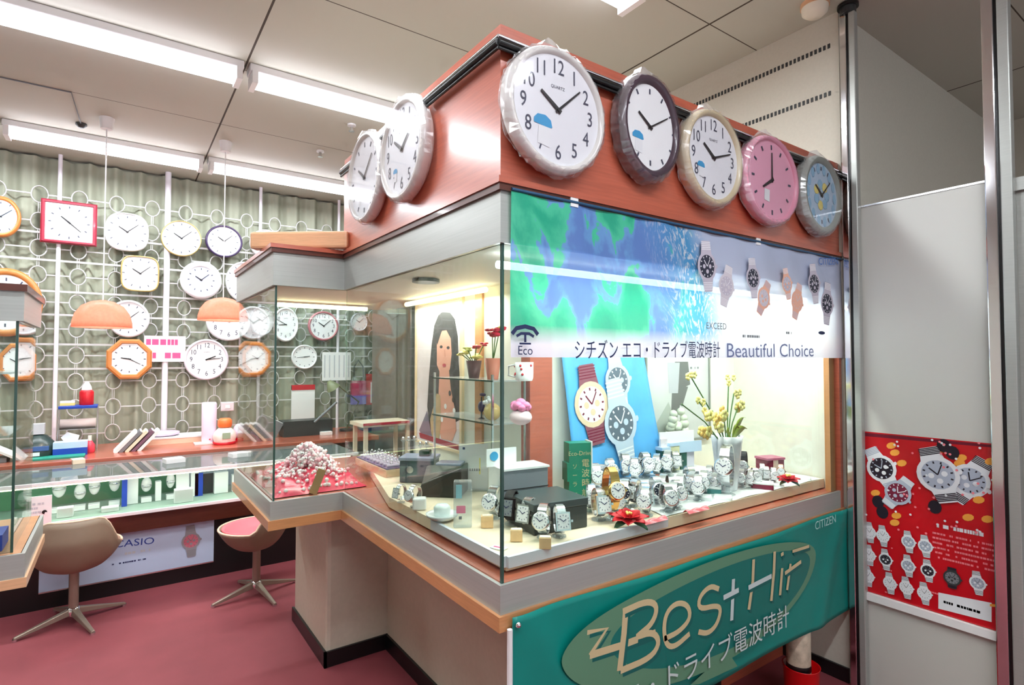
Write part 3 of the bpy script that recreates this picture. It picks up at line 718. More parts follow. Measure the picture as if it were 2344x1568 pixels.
# zigzag leading stroke, then B e s t  H i t
lett([(1344, 1448), (1390, 1438), (1350, 1500)], .014, sm=0); lett([(1350, 1500), (1420, 1478), (1500, 1448)], .022, sm=0)
lett([(1432, 1395), (1428, 1450), (1418, 1535)], .024, sm=0)
lett([(1425, 1400), (1480, 1375), (1505, 1385), (1495, 1425), (1460, 1455)], .020)
lett([(1455, 1458), (1495, 1445), (1510, 1470), (1490, 1505), (1420, 1535)], .020)
lett([(1520, 1462), (1555, 1445), (1580, 1415), (1575, 1385), (1550, 1378), (1525, 1400), (1518, 1440), (1525, 1478), (1545, 1480), (1578, 1450)], .018)
lett([(1645, 1348), (1625, 1340), (1600, 1365), (1598, 1395), (1640, 1385), (1650, 1395), (1640, 1430), (1620, 1450), (1598, 1446)], .018)
lett([(1678, 1325), (1674, 1420)], .019, sm=0, m_=SV); lett([(1655, 1368), (1690, 1350)], .018, sm=0, m_=SV)
lett([(1724, 1280), (1722, 1330), (1713, 1395)], .018, sm=0); lett([(1712, 1345), (1765, 1318)], .018, sm=0, m_=SV); lett([(1772, 1262), (1770, 1310), (1764, 1375)], .018, sm=0)
lett([(1789, 1300), (1784, 1362)], .017, sm=0); lett([(1786, 1270), (1792, 1266)], .014, sm=0)
lett([(1808, 1290), (1800, 1350)], .016, sm=0); lett([(1795, 1312), (1832, 1285)], .015, sm=0); lett([(1812, 1262), (1850, 1250)], .012, sm=0)
p0, p1 = pr.p(1420, 1595), pr.p(1790, 1405)
ang = math.atan2(p1[1] - p0[1], p1[0] - p0[0])
pr.k = 70; pr.text('エコ・ドライブ電波時計', ((p0[0] + p1[0]) / 2 - .03, (p0[1] + p1[1]) / 2 - .02), .096, SV, a=ang, sx=1.0)
pr.k = 3; pr.pxpoly([(1580, 1568), (1665, 1490), (1688, 1525), (1600, 1566)], OV)
pr.text('CITIZEN', pr.p(1890, 1196), .05, mat('pale_teal_print', (170, 222, 218), .4), a=.02, sx=1.0)
pr.build('printed_lettering', bc_)
MB().ball((.889, YG - .012, .788), .008, CHROME).ball((2.787, YG - .012, .80), .007, CHROME).build('eyelet', gb)
MB().tube([(.872, YG + .004, .775), (.872, YG + .004, .35)], .008, WHITE, 8).build('white_hem', gb)

# ------------------------------------------------------------------ posts, partition, poster
def steel_post(x, y, label, w=.034):
    t = thing('steel_post', label, 'post', (x, y, 0), 0)
    MB().box(x - w / 2, x + w / 2, y + .004, y + w, 0, ZC - .05, CHROME).build('post_rail', t, bevel=.004)
    MB().box(x - w / 2, x + w / 2, y - w, y - .006, 0, ZC - .05, STEEL).build('post_rail', t, bevel=.004)
    MB().box(x - .008, x + .008, y - .006, y + .004, 0, ZC - .05, BLACK).build('dark_groove', t)
    m = MB(); m.cyl(.034, .03, DARK, T(x, y, ZC - .05), 18).cyl(.045, .014, BLACK, T(x, y, ZC - .02), 18); m.build('ceiling_flange', t)
steel_post(XW - .02, 1.208, 'floor to ceiling steel post at the right end of the showcase')
steel_post(XW - .02, .672, 'steel post right of the red poster, near the right photo edge', .042)
t = thing('partition_panel', 'pale grey half height partition between the two steel posts', 'partition', (XW + .01, .95, 0))
PG = mat('partition_grey', (204, 206, 200), .4, coat=.2)
MB().box(XW, XW + .03, .70, 1.21, .43, 2.2, PG).build('upper_panel', t)
MB().box(XW, XW + .03, .70, 1.21, .0, .43, PG).build('lower_panel', t)
MB().box(XW - .004, XW + .034, .70, 1.21, 2.2, 2.208, SILVER).build('top_rail', t)
MB().box(XW - .02, XW, .70, 1.21, .415, .447, WHITE).build('cross_rail', t)
po = thing('wall_poster', 'red poster with many printed watches on the partition between the steel posts', 'poster', (XW - .004, .95, .45))
POR = mat('poster_red', (200, 8, 26), .3, coat=.3)
MB().box(XW - .004, XW - .001, .694, 1.214, .449, 1.170, POR).build('poster_sheet', po); ps_ = po.children[0]
pr = Print(0, XW - .0045, .0005)
PWt = mat('print_white', (230, 234, 240), .4); PO = mat('print_orange', (248, 170, 70), .4); PK = mat('print_dark', (34, 26, 40), .4); PS = mat('print_bluegrey', (176, 186, 204), .4); PR2 = mat('print_wine', (120, 30, 60), .4); PPk = mat('print_pink', (244, 130, 140), .4)
def P_(cx, cy): return pr.p(1900 + cx / 2.4977, 940 + cy / 2.4968)
pr.pxpoly([(1955, 988), (2300, 1021), (2300, 1027), (1955, 996)], mat('dark_wine_print', (110, 10, 40), .4))
for a_ in ((350, 200), (370, 240), (410, 300), (650, 220), (700, 250), (750, 270), (740, 300), (920, 290), (850, 510), (900, 620), (790, 610), (380, 600), (370, 640), (260, 470)):
    c = P_(*a_); pr.disc(c, .020, .014, PO, 10, .4)
for a_ in ((275, 520), (300, 580), (650, 200), (600, 550), (700, 240)):
    c = P_(*a_); pr.disc(c, .024, .028, PK, 12)
pr.watch(P_(295, 330), .060, .5, PWt, PK, PS, bl=.6); pr.watch(P_(390, 468), .052, -.6, PS, PR2, PWt, bl=.5)
pr.watch(P_(620, 365), .076, .3, PWt, PS, PK, bl=.5); pr.watch(P_(800, 400), .066, -.5, PWt, PS, PK, bl=.55)
for a_ in ((228, 695, 0), (305, 715, 0), (452, 748, 2), (545, 775, 2), (225, 825, 0), (320, 850, 1), (450, 885, 2), (560, 915, 1), (218, 945, 0), (345, 985, 0), (440, 1010, 0), (540, 1045, 0), (845, 985, 2)):
    c = P_(a_[0], a_[1]); pr.watch(c, .027, .1, PWt, (PWt, PK, PS)[a_[2]], GREYP, bl=.7)
pr.watch(P_(700, 955), .030, 0, DARK, GREYP, PK, bl=.4)
rnd = random.Random(3)
for kk in range(60):
    c = P_(rnd.uniform(140, 960), rnd.uniform(160, 700)); pr.disc(c, .005, .005, PPk if kk % 2 else PWt, 6)
for j in range(6): pr.marks(P_(790, 740 + j * 28), .24, .016, PPk, 1, .8)
pr.marks(P_(780, 690), .20, .03, PWt, 1, .6)
for kk in range(12): pr.marks(P_(200 + (kk % 4) * 130, 780 + (kk // 4) * 130), .04, .012, PPk)
pr.pxpoly([(2148, 1356), (2270, 1380), (2270, 1424), (2148, 1393)], PWt); pr.marks(P_(760, 1110), .13, .04, GREYP, 2)
pr.pxpoly([(2266, 1382), (2286, 1384), (2286, 1390), (2266, 1388)], PO)
pr.build('printed_picture', ps_)
# doorway right of the second post
dr = struct(MB().box(XW - .02, XW + .05, -.6, .64, 2.14, 2.19, STEEL).box(XW, XW + .04, .60, .63, 0, 2.14, STEEL).box(XW, XW + .04, .53, .555, 0, 2.10, STEEL), 'door_1')
MB().box(XW + .012, XW + .02, -.55, .53, .1, 2.1, GLASS).build('glass_panel', dr)
MB().box(XW + .0, XW + .04, -.55, .53, 0, .1, STEEL).build('bottom_rail', dr)
MB().tube([(XW - .03, .515, .9), (XW - .03, .515, 1.7)], .012, CHROME).build('door_handle', dr)

# red bin with a patterned canister standing in it, on the floor under the banner end
p = on(1834, 1521, 2, .19)
t = thing('waste_bin', 'narrow red bin on the floor under the end of the teal banner', 'bin', (p.x, p.y, 0))
m = MB(); m.lathe([(.062, 0), (.072, .185), (.075, .19), (.069, .188), (.058, .012), (.001, .01)], mat('bin_red', (214, 6, 12), .3, coat=.4), 36, T(p.x, p.y, 0)); m.build('bin_body', t)
cx, cy = p.x - .013, p.y + .004
t = thing('canister', 'canister with brown and white printed pattern standing in the red bin', 'canister', (cx, cy, .013))
m = MB(); m.lathe([(.046, .013), (.048, .02), (.048, .335), (.044, .345), (.012, .352), (.001, .352)], mat('canister_print', (190, 176, 156), .35, noise=.45, nscale=22), 28, T(cx, cy, 0)); m.build('canister_body', t)
MB().lathe([(.0484, .175), (.0490, .178), (.0490, .20), (.0484, .202)], BLACK, 28, T(cx, cy, 0)).build('black_band', t)
MB().cyl(.012, .02, BLUE, T(cx + .02, cy, .352), 12).build('blue_cap', t)

# ------------------------------------------------------------------ back counter, desk, poster
ct = thing('glass_counter', 'long low glass counter with steel edges and lit goods inside, below the lattice wall', 'counter', (0, 4.3, 0))
X0, X1 = -2.2, 1.55
MB().box(X0, X1, 4.40, 4.98, 0, .40, BLACK).build('plinth', ct)
MB().box(X0, X1, 4.335, 4.98, .40, .515, WOODD).build('wood_apron', ct)
MB().box(X0, X1, 4.3, 4.98, .515, .535, mat('counter_floor', (150, 172, 160), .5)).build('case_floor', ct)
for z in (.515, .752):
    MB().box(X0, X1, 4.29, 4.302, z, z + .022, WHITE).build('steel_edge', ct, bevel=.003)
MB().box(X0, X1, 4.303, 4.308, .537, .752, GLASS).build('front_glass', ct)
MB().box(X0, X1, 4.303, 4.98, .758, .766, clear('painted_sheen_glass', (214, 222, 222), .05, .03, 1.45, .22, (150, 160, 160))).build('top_glass', ct)  # grey mixed into the clear pane stands in for its reflection
MB().box(X0, X1, 4.80, 4.82, .535, .757, mat('case_back', (196, 200, 220), .5)).build('case_back', ct)
MB().box(-.72, .42, 4.79, 4.80, .535, .757, mat('case_green', (104, 164, 128), .5)).build('green_backing', ct)
MB().tube([(-1.9, 4.34, .742), (1.5, 4.34, .742)], .006, WARMT, 8).build('strip_light', ct)
ld = bpy.data.lights.new('counter_lamp', 'AREA'); ld.shape = 'RECTANGLE'; ld.size = 3.4; ld.size_y = .04; ld.energy = 6; ld.color = (1, .97, .93)
lo = bpy.data.objects.new('counter_lamp', ld); COL.objects.link(lo); lo.parent = ct; lo.location = Vector((-.1, 4.36, .735)) - ORG[ct.name]
dk_ = thing('work_desk', 'red brown wooden desk running along the lattice wall behind the glass counter', 'desk', (0, 5.4, 0))
MB().box(X0, 2.0, 5.0, 5.84, .75, .79, WOODR).build('desk_top', dk_, bevel=.004)
MB().box(X0, 2.0, 5.1, 5.84, 0, .75, WOODD).build('desk_body', dk_)
# goods inside the counter
def cpos(px, py, y=4.45): return on(px, py, 1, y)
GI = 'white display pieces inside the back counter'
def disp(kind, px, py, w, h, label, m=WHITE, y=4.5, extra=None):
    c = cpos(px, py, y); z0 = .536
    t = thing('display_stand', label, 'display stand', (c.x, y, z0), 0, GI)
    zt = min(z0 + h, .735)
    if kind == 'block': MB().box(c.x - w / 2, c.x + w / 2, y - .03, y + .03, z0, zt, m).build('stand_block', t, bevel=.004)
    if kind == 'wedge':
        MB().prism([(y - .035, z0), (y + .035, z0), (y + .035, zt), (y + .01, zt)], c.x - w / 2, c.x + w / 2, m, Matrix(((0, 0, 1, 0), (1, 0, 0, 0), (0, 1, 0, 0), (0, 0, 0, 1)))).build('sloped_block', t)
    if kind == 'cushion':
        MB().box(c.x - w / 2, c.x + w / 2, y - .03, y + .03, z0, z0 + .03, m).build('base_block', t, bevel=.003)
        MB().ball((c.x, y, zt - .025), .028, m, (1.1 * w / .06, .8, (zt - z0) / .08)).build('cushion', t)
        MB().tube([(c.x - w * .42, y - .012, zt - .03), (c.x - w * .2, y - .034, zt - .03), (c.x + w * .2, y - .034, zt - .03), (c.x + w * .42, y - .012, zt - .03)], .006, SILVER, 6).build('bracelet', t)
    if kind == 'card':
        MB().box(c.x - w / 2, c.x + w / 2, y, y + .008, z0, zt, m).build('card_panel', t)
    return t, c
for i, (k_, px, py, w, h, lab) in enumerate((
    ('cushion', 52, 1155, .05, .13, 'small white bracelet stand beside the left case glass edge'),
    ('cushion', 135, 1140, .07, .18, 'tallest white bracelet stand on the green backing, left'),
    ('block', 150, 1155, .08, .06, 'low white block in front of the left bracelet stand'),
    ('cushion', 183, 1135, .06, .14, 'white bracelet stand in the middle of the green backing'),
    ('cushion', 216, 1130, .06, .17, 'white bracelet stand right of the middle of the green backing'),
    ('cushion', 262, 1125, .06, .18, 'white bracelet stand next to the blue divider'),
    ('block', 252, 1164, .09, .03, 'flat cream price block at the front edge of the green part'),
    ('block', 302, 1115, .07, .20, 'tall white pillar right of the blue divider'),
    ('cushion', 335, 1125, .06, .14, 'white cushion stand right of the tall pillar'),
    ('block', 362, 1120, .035, .13, 'narrow white stand in the counter middle'),
    ('cushion', 390, 1120, .05, .15, 'pinkish white stand left of the gabled white stand'),
    ('wedge', 418, 1110, .08, .19, 'gabled white stand above the white box'),
    ('block', 420, 1136, .11, .09, 'white box in front of the gabled stand'),
    ('block', 445, 1115, .05, .17, 'white stand beside the royal blue card'),
    ('block', 505, 1120, .09, .15, 'ribbed white tall box near the right end of the counter'),
    ('block', 545, 1115, .09, .12, 'white box partly behind the showcase ledge'))):
    disp(k_, px, py, w, h, lab, y=(4.40 if 'front' in lab else 4.55))
disp('card', 285, 1130, .03, .2, 'thin royal blue divider card in the counter', BLUE, 4.48)
disp('card', 455, 1130, .05, .16, 'royal blue card right of the gabled stand', BLUE, 4.52)
disp('card', 478, 1128, .10, .14, 'dark grey card near the right end of the counter', DARK, 4.58)
# white card standing in front, at the left
a, b_ = on(60, 1140, 1, 4.27), on(117, 1205, 1, 4.27)
t = thing('sign_card', 'white sign card with black mark on the counter front', 'sign', ((a.x + b_.x) / 2, 4.28, b_.z))
MB().box(a.x, b_.x, 4.276, 4.286, b_.z, a.z, PAPER).build('card', t)
pr = Print(1, 4.2755); pr.marks(((a.x + b_.x) / 2 - .02, (a.z + b_.z) / 2), .10, .12, mat('pale_grey_print', (196, 200, 208), .5), 5); pr.disc(pr.p(102, 1172), .012, .012, BLACK); pr.disc(pr.p(105, 1175), .006, .008, PAPER); pr.build('printed_mark', t)
# watch poster on the counter plinth
yP = 4.385
po = thing('floor_poster', 'pale blue watch poster on the dark base of the back counter behind the first chair', 'poster', (.1, yP, .1))
MB().box(-.365, .562, yP, yP + .01, .108, .40, mat('poster_blue', (186, 202, 230), .4)).build('poster_sheet', po)
pr = Print(1, yP - .0005)
pr.fit('CASIO', 262, 353, 1246, .062, mat('logo_blue', (30, 60, 150), .4), py1=1237)
pr.watch(pr.p(437, 1238), .056, .05, mat('print_watch_grey', (146, 142, 150), .4), mat('dial_rose', (206, 110, 130), .4), GREYP, bl=.9)
pr.marks(pr.p(320, 1262), .16, .03, mat('pale_grey_print', (196, 200, 208), .5), 1); pr.marks(pr.p(300, 1285), .2, .018, NAVY, 1, .6)
pr.build('printed_picture', po)
MB().box(-.365, .562, yP - .003, yP + .012, .10, .108, SILVER).build('poster_rail', po)

# ------------------------------------------------------------------ swivel chairs
SHELL = mat('taupe_shell', (144, 124, 106), .5, noise=.03); SEATP = mat('pink_seat', (226, 96, 110), .5)
def chair(loc, rot, label, back=.175, leg_rot=0):
    t = thing('swivel_chair', label, 'chair', (*loc, 0), rot, 'low swivel chairs at the back counter')
    # local: the chair faces +Y, the back rises towards -Y
    def rim(a):                                   # height and radius of the rim
        bk = min(1, max(0, (-math.sin(a) - .18) / .62)); bk = bk * bk * (3 - 2 * bk); return .435 + back * bk, .208 + .012 * bk
    def f(u, v):
        a = 2 * PI * u; zr, rr = rim(a); q = v ** .55
        bk = min(1, max(0, (-math.sin(a) - .18) / .62))
        rad = rr * (q * 1.06 if q < .85 else 1.06 * q - (q - .85) * 1.5 * bk)
        return (rad * math.cos(a), rad * math.sin(a), .295 + (zr - .295) * v ** 1.7)
    m = MB(); m.surf(f, 48, 14, SHELL); m.build('seat_shell', t, world=False, solid=.012)
    def g(u, v):
        a = 2 * PI * u; zr, rr = rim(a); bk = min(1, max(0, (-math.sin(a) - .18) / .62)); rad = rr * (.97 - .17 * bk * max(0, v - .5) * 2) * v
        return (rad * math.cos(a), rad * math.sin(a), .385 + .02 * (1 - v) * 0 + (zr - .392) * max(0, (v - .45) / .55) ** 1.6 + .01)
    m = MB(); m.surf(g, 48, 12, SEATP); m.build('seat_pad', t, world=False, solid=.01)
    pts = [(rim(a)[1] * (1.06 - .225 * (min(1, max(0, (-math.sin(a) - .18) / .62)))) * math.cos(a), rim(a)[1] * (1.06 - .225 * (min(1, max(0, (-math.sin(a) - .18) / .62)))) * math.sin(a), rim(a)[0]) for a in [2 * PI * k / 40 for k in range(40)]]
    MB().tube(pts, .007, mat('cream_piping', (224, 196, 170), .4), 6, closed=True).build('rim_piping', t, world=False)
    MB().cyl(.024, .24, mat('taupe_metal', (150, 134, 122), .35, .5), T(0, 0, .06), 20).build('column', t, world=False)
    MB().lathe([(.03, .045), (.034, .07), (.026, .088), (.001, .09)], CHROME, 20).build('hub', t, world=False)
    LM = mat('taupe_metal', (150, 134, 122), .35, .5)
    for k in range(4):
        a = leg_rot - rot + k * PI / 2; M = RZ(a)
        MB().add([(.02, -.02, .05), (.02, .02, .05), (.02, .016, .085), (.02, -.016, .085), (.265, -.011, .008), (.265, .011, .008), (.265, .008, .022), (.265, -.008, .022)], [(0, 3, 2, 1), (4, 5, 6, 7), (0, 1, 5, 4), (2, 3, 7, 6), (1, 2, 6, 5), (0, 4, 7, 3)], LM, False, M).build('leg', t, world=False, bevel=.004)
        MB().cyl(.012, .012, SILVER, M @ T(.258, 0, 0), 12).build('foot_glide', t, world=False)
    return t
chair((-.185, 4.085), math.radians(0), 'taupe shell swivel chair seen from behind in front of the blue watch poster', .175, math.radians(22))
chair((.745, 3.90), math.radians(60), 'taupe swivel chair with pink seat beside the showcase pedestal', .17, math.radians(13))

# ------------------------------------------------------------------ left glass case, only its corner in the photo
lx, ly = -.236, 2.405
lc = thing('glass_case', 'glass case cut by the left photo edge, only its steel and wood corner showing', 'showcase', (-.75, 2.7, 0))
MB().box(-1.3, lx - .01, ly + .01, 2.95, .815, .872, WOODO).build('deck', lc)
MB().box(-1.3, lx, ly, ly + .012, .795, .872, STEEL).box(lx - .012, lx, ly + .012, 2.95, .795, .872, STEEL).build('ledge_band', lc)
MB().box(-1.3, lx + .006, ly - .006, ly + .02, .765, .796, WOODP).box(lx - .02, lx + .006, ly + .02, 2.95, .765, .796, WOODP).build('ledge_trim', lc)
MB().box(-1.25, -.45, ly + .12, 2.9, 0, .80, BEIGE).build('base_cabinet', lc)
gx, gy = -.272, 2.44
MB().box(-1.3, gx, gy, gy + .006, .872, 1.625, GLASS).build('glass_pane', lc)
MB().box(gx - .006, gx, gy + .006, 2.93, .872, 1.625, GLASS).build('glass_pane', lc)
MB().box(gx - .004, gx + .003, gy - .003, gy + .004, .872, 1.625, EDGE).build('glass_edge', lc)
MB().box(-1.3, lx - .02, ly + .02, ly + .035, 1.625, 1.722, STEEL).box(lx - .035, lx - .02, ly + .035, 2.93, 1.625, 1.722, STEEL).build('canopy_band', lc)
MB().box(-1.3, lx - .012, ly + .01, ly + .04, 1.722, 1.745, WOODD).box(lx - .04, lx - .012, ly + .04, 2.95, 1.722, 1.745, WOODD).build('canopy_trim', lc)
MB().box(-1.3, -.62, 2.80, 2.81, .872, 1.6, mat('pale_blue_back', (186, 208, 224), .5)).build('back_panel', lc)
for z in (1.45, 1.24):
    MB().box(-1.3, gx - .02, gy + .05, 2.85, z, z + .006, ACRYL).build('glass_shelf', lc)
t = thing('folder', 'royal blue folder lying in the left glass case', 'folder', (-.36, 2.52, .873)); MB().box(-.42, -.30, 2.47, 2.60, .873, .925, BLUE).build('cover', t)
t = thing('display_card', 'white card standing in the left glass case', 'card', (-.42, 2.6, .98)); MB().box(-.50, -.335, 2.60, 2.606, 1.256, 1.44, PAPER).build('card', t)

# ------------------------------------------------------------------ things on the desk
ZD = .791
def dpt(px, py, y): q = on(px, py, 1, y); return q
def simple(name, label, cat, x, y, z, parts, rot=0, group=None):
    t = thing(name, label, cat, (x, y, z), rot, group)
    for pn, mb in parts: mb.build(pn, t, world=False)
    return t
# the white pole foot and flat tray under it
q = on(372, 1000, 1, 5.7)
simple('flat_box', 'long flat beige box on the desk at the foot of the thick white pole', 'box', q.x + .06, 5.62, ZD, (('body', MB().box(-.28, .28, -.14, .14, 0, .045, BOARD)), ('lid', MB().box(-.285, .285, -.145, .145, .045, .056, PAPER))))
simple('round_tray', 'round lilac white dish at the foot of the thick white pole', 'dish', q.x, 5.64, ZD + .057, (('dish', MB().lathe([(.09, 0), (.12, .012), (.125, .03), (.11, .034), (.001, .034)], mat('lilac_white', (226, 212, 236), .3), 28)),))
# towel roll / tall white cylinder device
q = on(478, 1008, 1, 5.35)
simple('tall_speaker', 'tall white column shaped device standing on the desk', 'device', q.x, 5.35, ZD, (('foot', MB().box(-.11, .06, -.07, .05, 0, .012, WHITE)), ('body', MB().lathe([(.052, .012), (.056, .03), (.058, .33), (.05, .345), (.001, .347)], mat('lilac_body', (236, 226, 248), .25), 28)), ('indicator', MB().ball((0, -.057, .04), .006, RED))))
# squat bottle shaped candy jar with orange top
q = on(514, 1020, 1, 5.25)
simple('orange_jar', 'rounded white and pink jar with orange lid on the desk', 'jar', q.x, 5.25, ZD, (('base', MB().lathe([(.085, 0), (.09, .02), (.001, .02)], RED, 24)), ('body', MB().lathe([(.08, .02), (.09, .06), (.08, .10), (.045, .135), (.001, .14)], mat('pale_pink_ceramic', (246, 226, 220), .3), 28)), ('lid', MB().lathe([(.05, .14), (.056, .155), (.055, .195), (.04, .212), (.001, .214)], mat('orange_plastic', (238, 120, 60), .35), 24)), ('badge', MB().box(-.03, .03, -.092, -.086, .05, .10, mat('badge_green', (150, 176, 150), .5)))))
q = on(548, 1012, 1, 5.3)
simple('egg_timer', 'small lilac egg shaped piece with red foot beside the orange topped jar', 'ornament', q.x, 5.35, ZD, (('foot', MB().cyl(.04, .03, RED)), ('body', MB().ball((0, 0, .085), .045, mat('lilac_body', (236, 226, 248), .25), (1, 1, 1.45)))))
q = on(600, 980, 1, 5.4)
t = simple('ring_file', 'grey lever file leaning on the desk right of the jar', 'file', q.x, 5.45, ZD, (('cover', MB().box(-.10, .10, -.06, .0, 0, .19, GREYP, Matrix.Rotation(.5, 4, 'Y'))), ('pages', MB().box(-.095, .095, -.055, -.002, .185, .195, PAPER, Matrix.Rotation(.5, 4, 'Y')))))
# wall switch box
q = on(521, 931, 1, 5.8)
t = thing('switch_box', 'small pinkish white box fixed on the lattice above the orange topped jar', 'switch', (q.x, 5.8, q.z)); MB().box(q.x - .055, q.x + .055, 5.80, 5.83, q.z - .04, q.z + .04, mat('pinkish_white', (226, 214, 220), .4)).build('cover', t, bevel=.006); MB().box(q.x - .02, q.x + .02, 5.797, 5.80, q.z - .015, q.z + .015, WHITE).build('rocker', t)
# leaning catalogues
for i, (px, mm, lab) in enumerate(((250, PAPER, 'white catalogue leaning on the desk, leftmost of the leaning row'), (262, GREYP, 'grey catalogue in the leaning row on the desk'), (276, BOARD, 'cream catalogue in the middle of the leaning row on the desk'), (291, mat('plum_cover', (120, 90, 110), .5), 'plum catalogue in the leaning row on the desk'), (305, PAPER, 'white catalogue leaning rightmost in the row on the desk'))):
    q = on(px, 1035, 2, ZD)
    simple('catalogue', lab, 'catalogue', q.x + .03, 5.3, ZD, (('cover', MB().box(-.006, .016, -.09, .09, 0, .20, mm, Matrix.Rotation(.72, 4, 'Y'))), ('page_block', MB().box(-.003, .013, -.085, .085, .2, .206, WHITE, Matrix.Rotation(.72, 4, 'Y')))), 0, 'catalogues leaning on the desk')
q = on(205, 1035, 2, ZD)
simple('small_bottle', 'small red bottle with cream cap on the desk left of the catalogues', 'bottle', q.x, 5.35, ZD, (('body', MB().lathe([(.03, 0), (.034, .01), (.032, .06), (.014, .09), (.001, .09)], mat('rose_bottle', (220, 60, 80), .3), 20)), ('cap', MB().cyl(.012, .04, IVORY, T(0, 0, .088), 14))))
q = on(162, 1040, 2, ZD)
simple('tissue_box', 'blue and white tissue box on the desk below the blue shelf', 'tissue box', q.x, 5.3, ZD, (('box_base', MB().box(-.1, .1, -.055, .055, 0, .055, BLUE)), ('box_top', MB().box(-.1, .1, -.055, .055, .055, .10, mat('pale_blue_card', (190, 214, 240), .5))), ('tissue', MB().add([(-.04, 0, .1), (.04, 0, .1), (.05, .01, .14), (-.02, -.015, .17), (-.06, .01, .13), (0, .025, .1)], [(0, 1, 2, 3, 4), (1, 5, 4, 3, 2)], PAPER))))
q = on(98, 1045, 2, ZD)
simple('bench_machine', 'dark machine with pale head on a teal mat at the desk end', 'machine', q.x - .03, 5.35, ZD + .013, (('body', MB().lathe([(.12, 0), (.125, .03), (.10, .08), (.05, .14), (.001, .15)], mat('dark_green_metal', (44, 62, 60), .3), 24)), ('head', MB().box(-.035, .035, -.04, .04, .15, .225, mat('pale_metal', (200, 206, 214), .4))), ('blue_band', MB().box(-.07, .07, -.125, -.10, .04, .07, mat('steel_blue', (70, 100, 160), .4))), ('name_plate', MB().box(-.06, .02, -.131, -.125, .005, .03, PAPER))))
simple('desk_mat', 'teal cutting mat on the desk under the dark machine', 'mat', q.x + .05, 5.28, ZD, (('mat_sheet', MB().box(-.16, .20, -.17, .2, 0, .012, mat('teal_mat', (40, 150, 130), .5))),))
q = on(42, 1040, 2, ZD)
simple('paper_stack', 'tilted stack of white papers at the left end of the desk behind the glass edge', 'papers', q.x - .06, 5.24, ZD, (('sheets', MB().box(-.09, .09, -.1, .1, .06, .075, PAPER, Matrix.Rotation(.55, 4, 'Y'))), ('support', MB().box(-.07, .04, -.08, .08, 0, .03, GREYP))))
# wire shelf with bottle and roll
sx0, sx1 = on(135, 930, 1, 5.5).x, on(224, 930, 1, 5.5).x; sc0 = (sx0 + sx1) / 2; sw = (sx1 - sx0) / 2
sh = thing('wire_shelf', 'little desk shelf with blue tray holding a red bottle', 'shelf', (sc0, 5.5, ZD))
for s_ in (-1, 1):
    for yy in (-.07, .07): MB().tube([(s_ * sw, yy, 0), (s_ * sw, yy, .345)], .004, SILVER, 6).build('upright', sh, world=False)
MB().box(-sw, sw, -.08, .08, .33, .352, BLUE).build('blue_tray', sh, world=False, bevel=.004); MB().box(-sw, sw, -.08, .08, .17, .176, SILVER).build('middle_shelf', sh, world=False)
zt = ZD + .353
q = on(198, 920, 1, 5.5)
simple('red_bottle', 'bright red bottle with white nozzle cap standing on the blue tray', 'bottle', q.x, 5.5, zt, (('body', MB().lathe([(.044, 0), (.046, .01), (.046, .10), (.036, .115), (.001, .116)], RED, 24)), ('cap', MB().lathe([(.034, .115), (.03, .14), (.012, .178), (.001, .18)], WHITE, 20))))
simple('sponge', 'yellow and white sponge on the blue tray beside the red bottle', 'sponge', on(155, 920, 1, 5.5).x, 5.5, zt, (('sponge_body', MB().box(-.045, .045, -.03, .03, 0, .02, YELLOW)), ('scrub_layer', MB().box(-.045, .045, -.03, .03, .02, .034, WHITE))))
simple('tissue_roll', 'pale pink paper roll lying on the middle level of the wire shelf', 'roll', sc0, 5.48, ZD + .177, (('roll', MB().lathe([(.012, -.11), (.036, -.11), (.036, .11), (.012, .11)], mat('pinkish_paper', (226, 212, 210), .6), 24, T(0, 0, .036) @ Matrix.Rotation(PI / 2, 4, 'Y'))),))
# small things at the counter's rear edge
for px, w, mm, lab in ((178, .07, BOARD, 'small beige note block on the counter top behind the glass'), (398, .12, PAPER, 'white paper tray on the counter top in the middle'), (545, .11, PAPER, 'white crumpled receipts on the counter top near the showcase')):
    q = on(px, {178: 1060, 398: 1058, 545: 1045}[px], 2, .767)
    simple('note_block', lab, 'notes', q.x, q.y, .767, (('sheets', MB().box(-w / 2, w / 2, -.05, .05, 0, .03, mm, RZ(.2))),))
# things seen through the showcase glass, on and above the desk
q0, q1 = on(738, 806, 1, 5.75), on(803, 870, 1, 5.75)
t = thing('wall_calendar', 'wide white calendar sheet with columns on the lattice, seen through the showcase glass', 'calendar', ((q0.x + q1.x) / 2, 5.75, q1.z)); MB().box(q0.x, q1.x, 5.75, 5.756, q1.z, q0.z, PAPER).build('sheet', t)
pr = Print(1, 5.7495)
for k in range(6): pr.bar((q0.x + (q1.x - q0.x) * (k + .5) / 6, q0.z - .03), (q0.x + (q1.x - q0.x) * (k + .5) / 6, q1.z + .03), .012, mat('pale_grey_print', (196, 200, 208), .5))
pr.build('printed_columns', t)
q0, q1 = on(668, 884, 1, 5.82), on(720, 968, 1, 5.82)
t = thing('tear_off_calendar', 'white tear-off calendar with red head behind the showcase glass', 'calendar', ((q0.x + q1.x) / 2, 5.82, q1.z)); MB().box(q0.x, q1.x, 5.82, 5.84, q1.z, q0.z, PAPER).build('sheet_block', t); MB().box(q0.x, q1.x, 5.815, 5.842, q0.z - .04, q0.z + .01, RED).build('red_head', t)
q0, q1 = on(838, 856, 1, 5.8), on(880, 925, 1, 5.8)
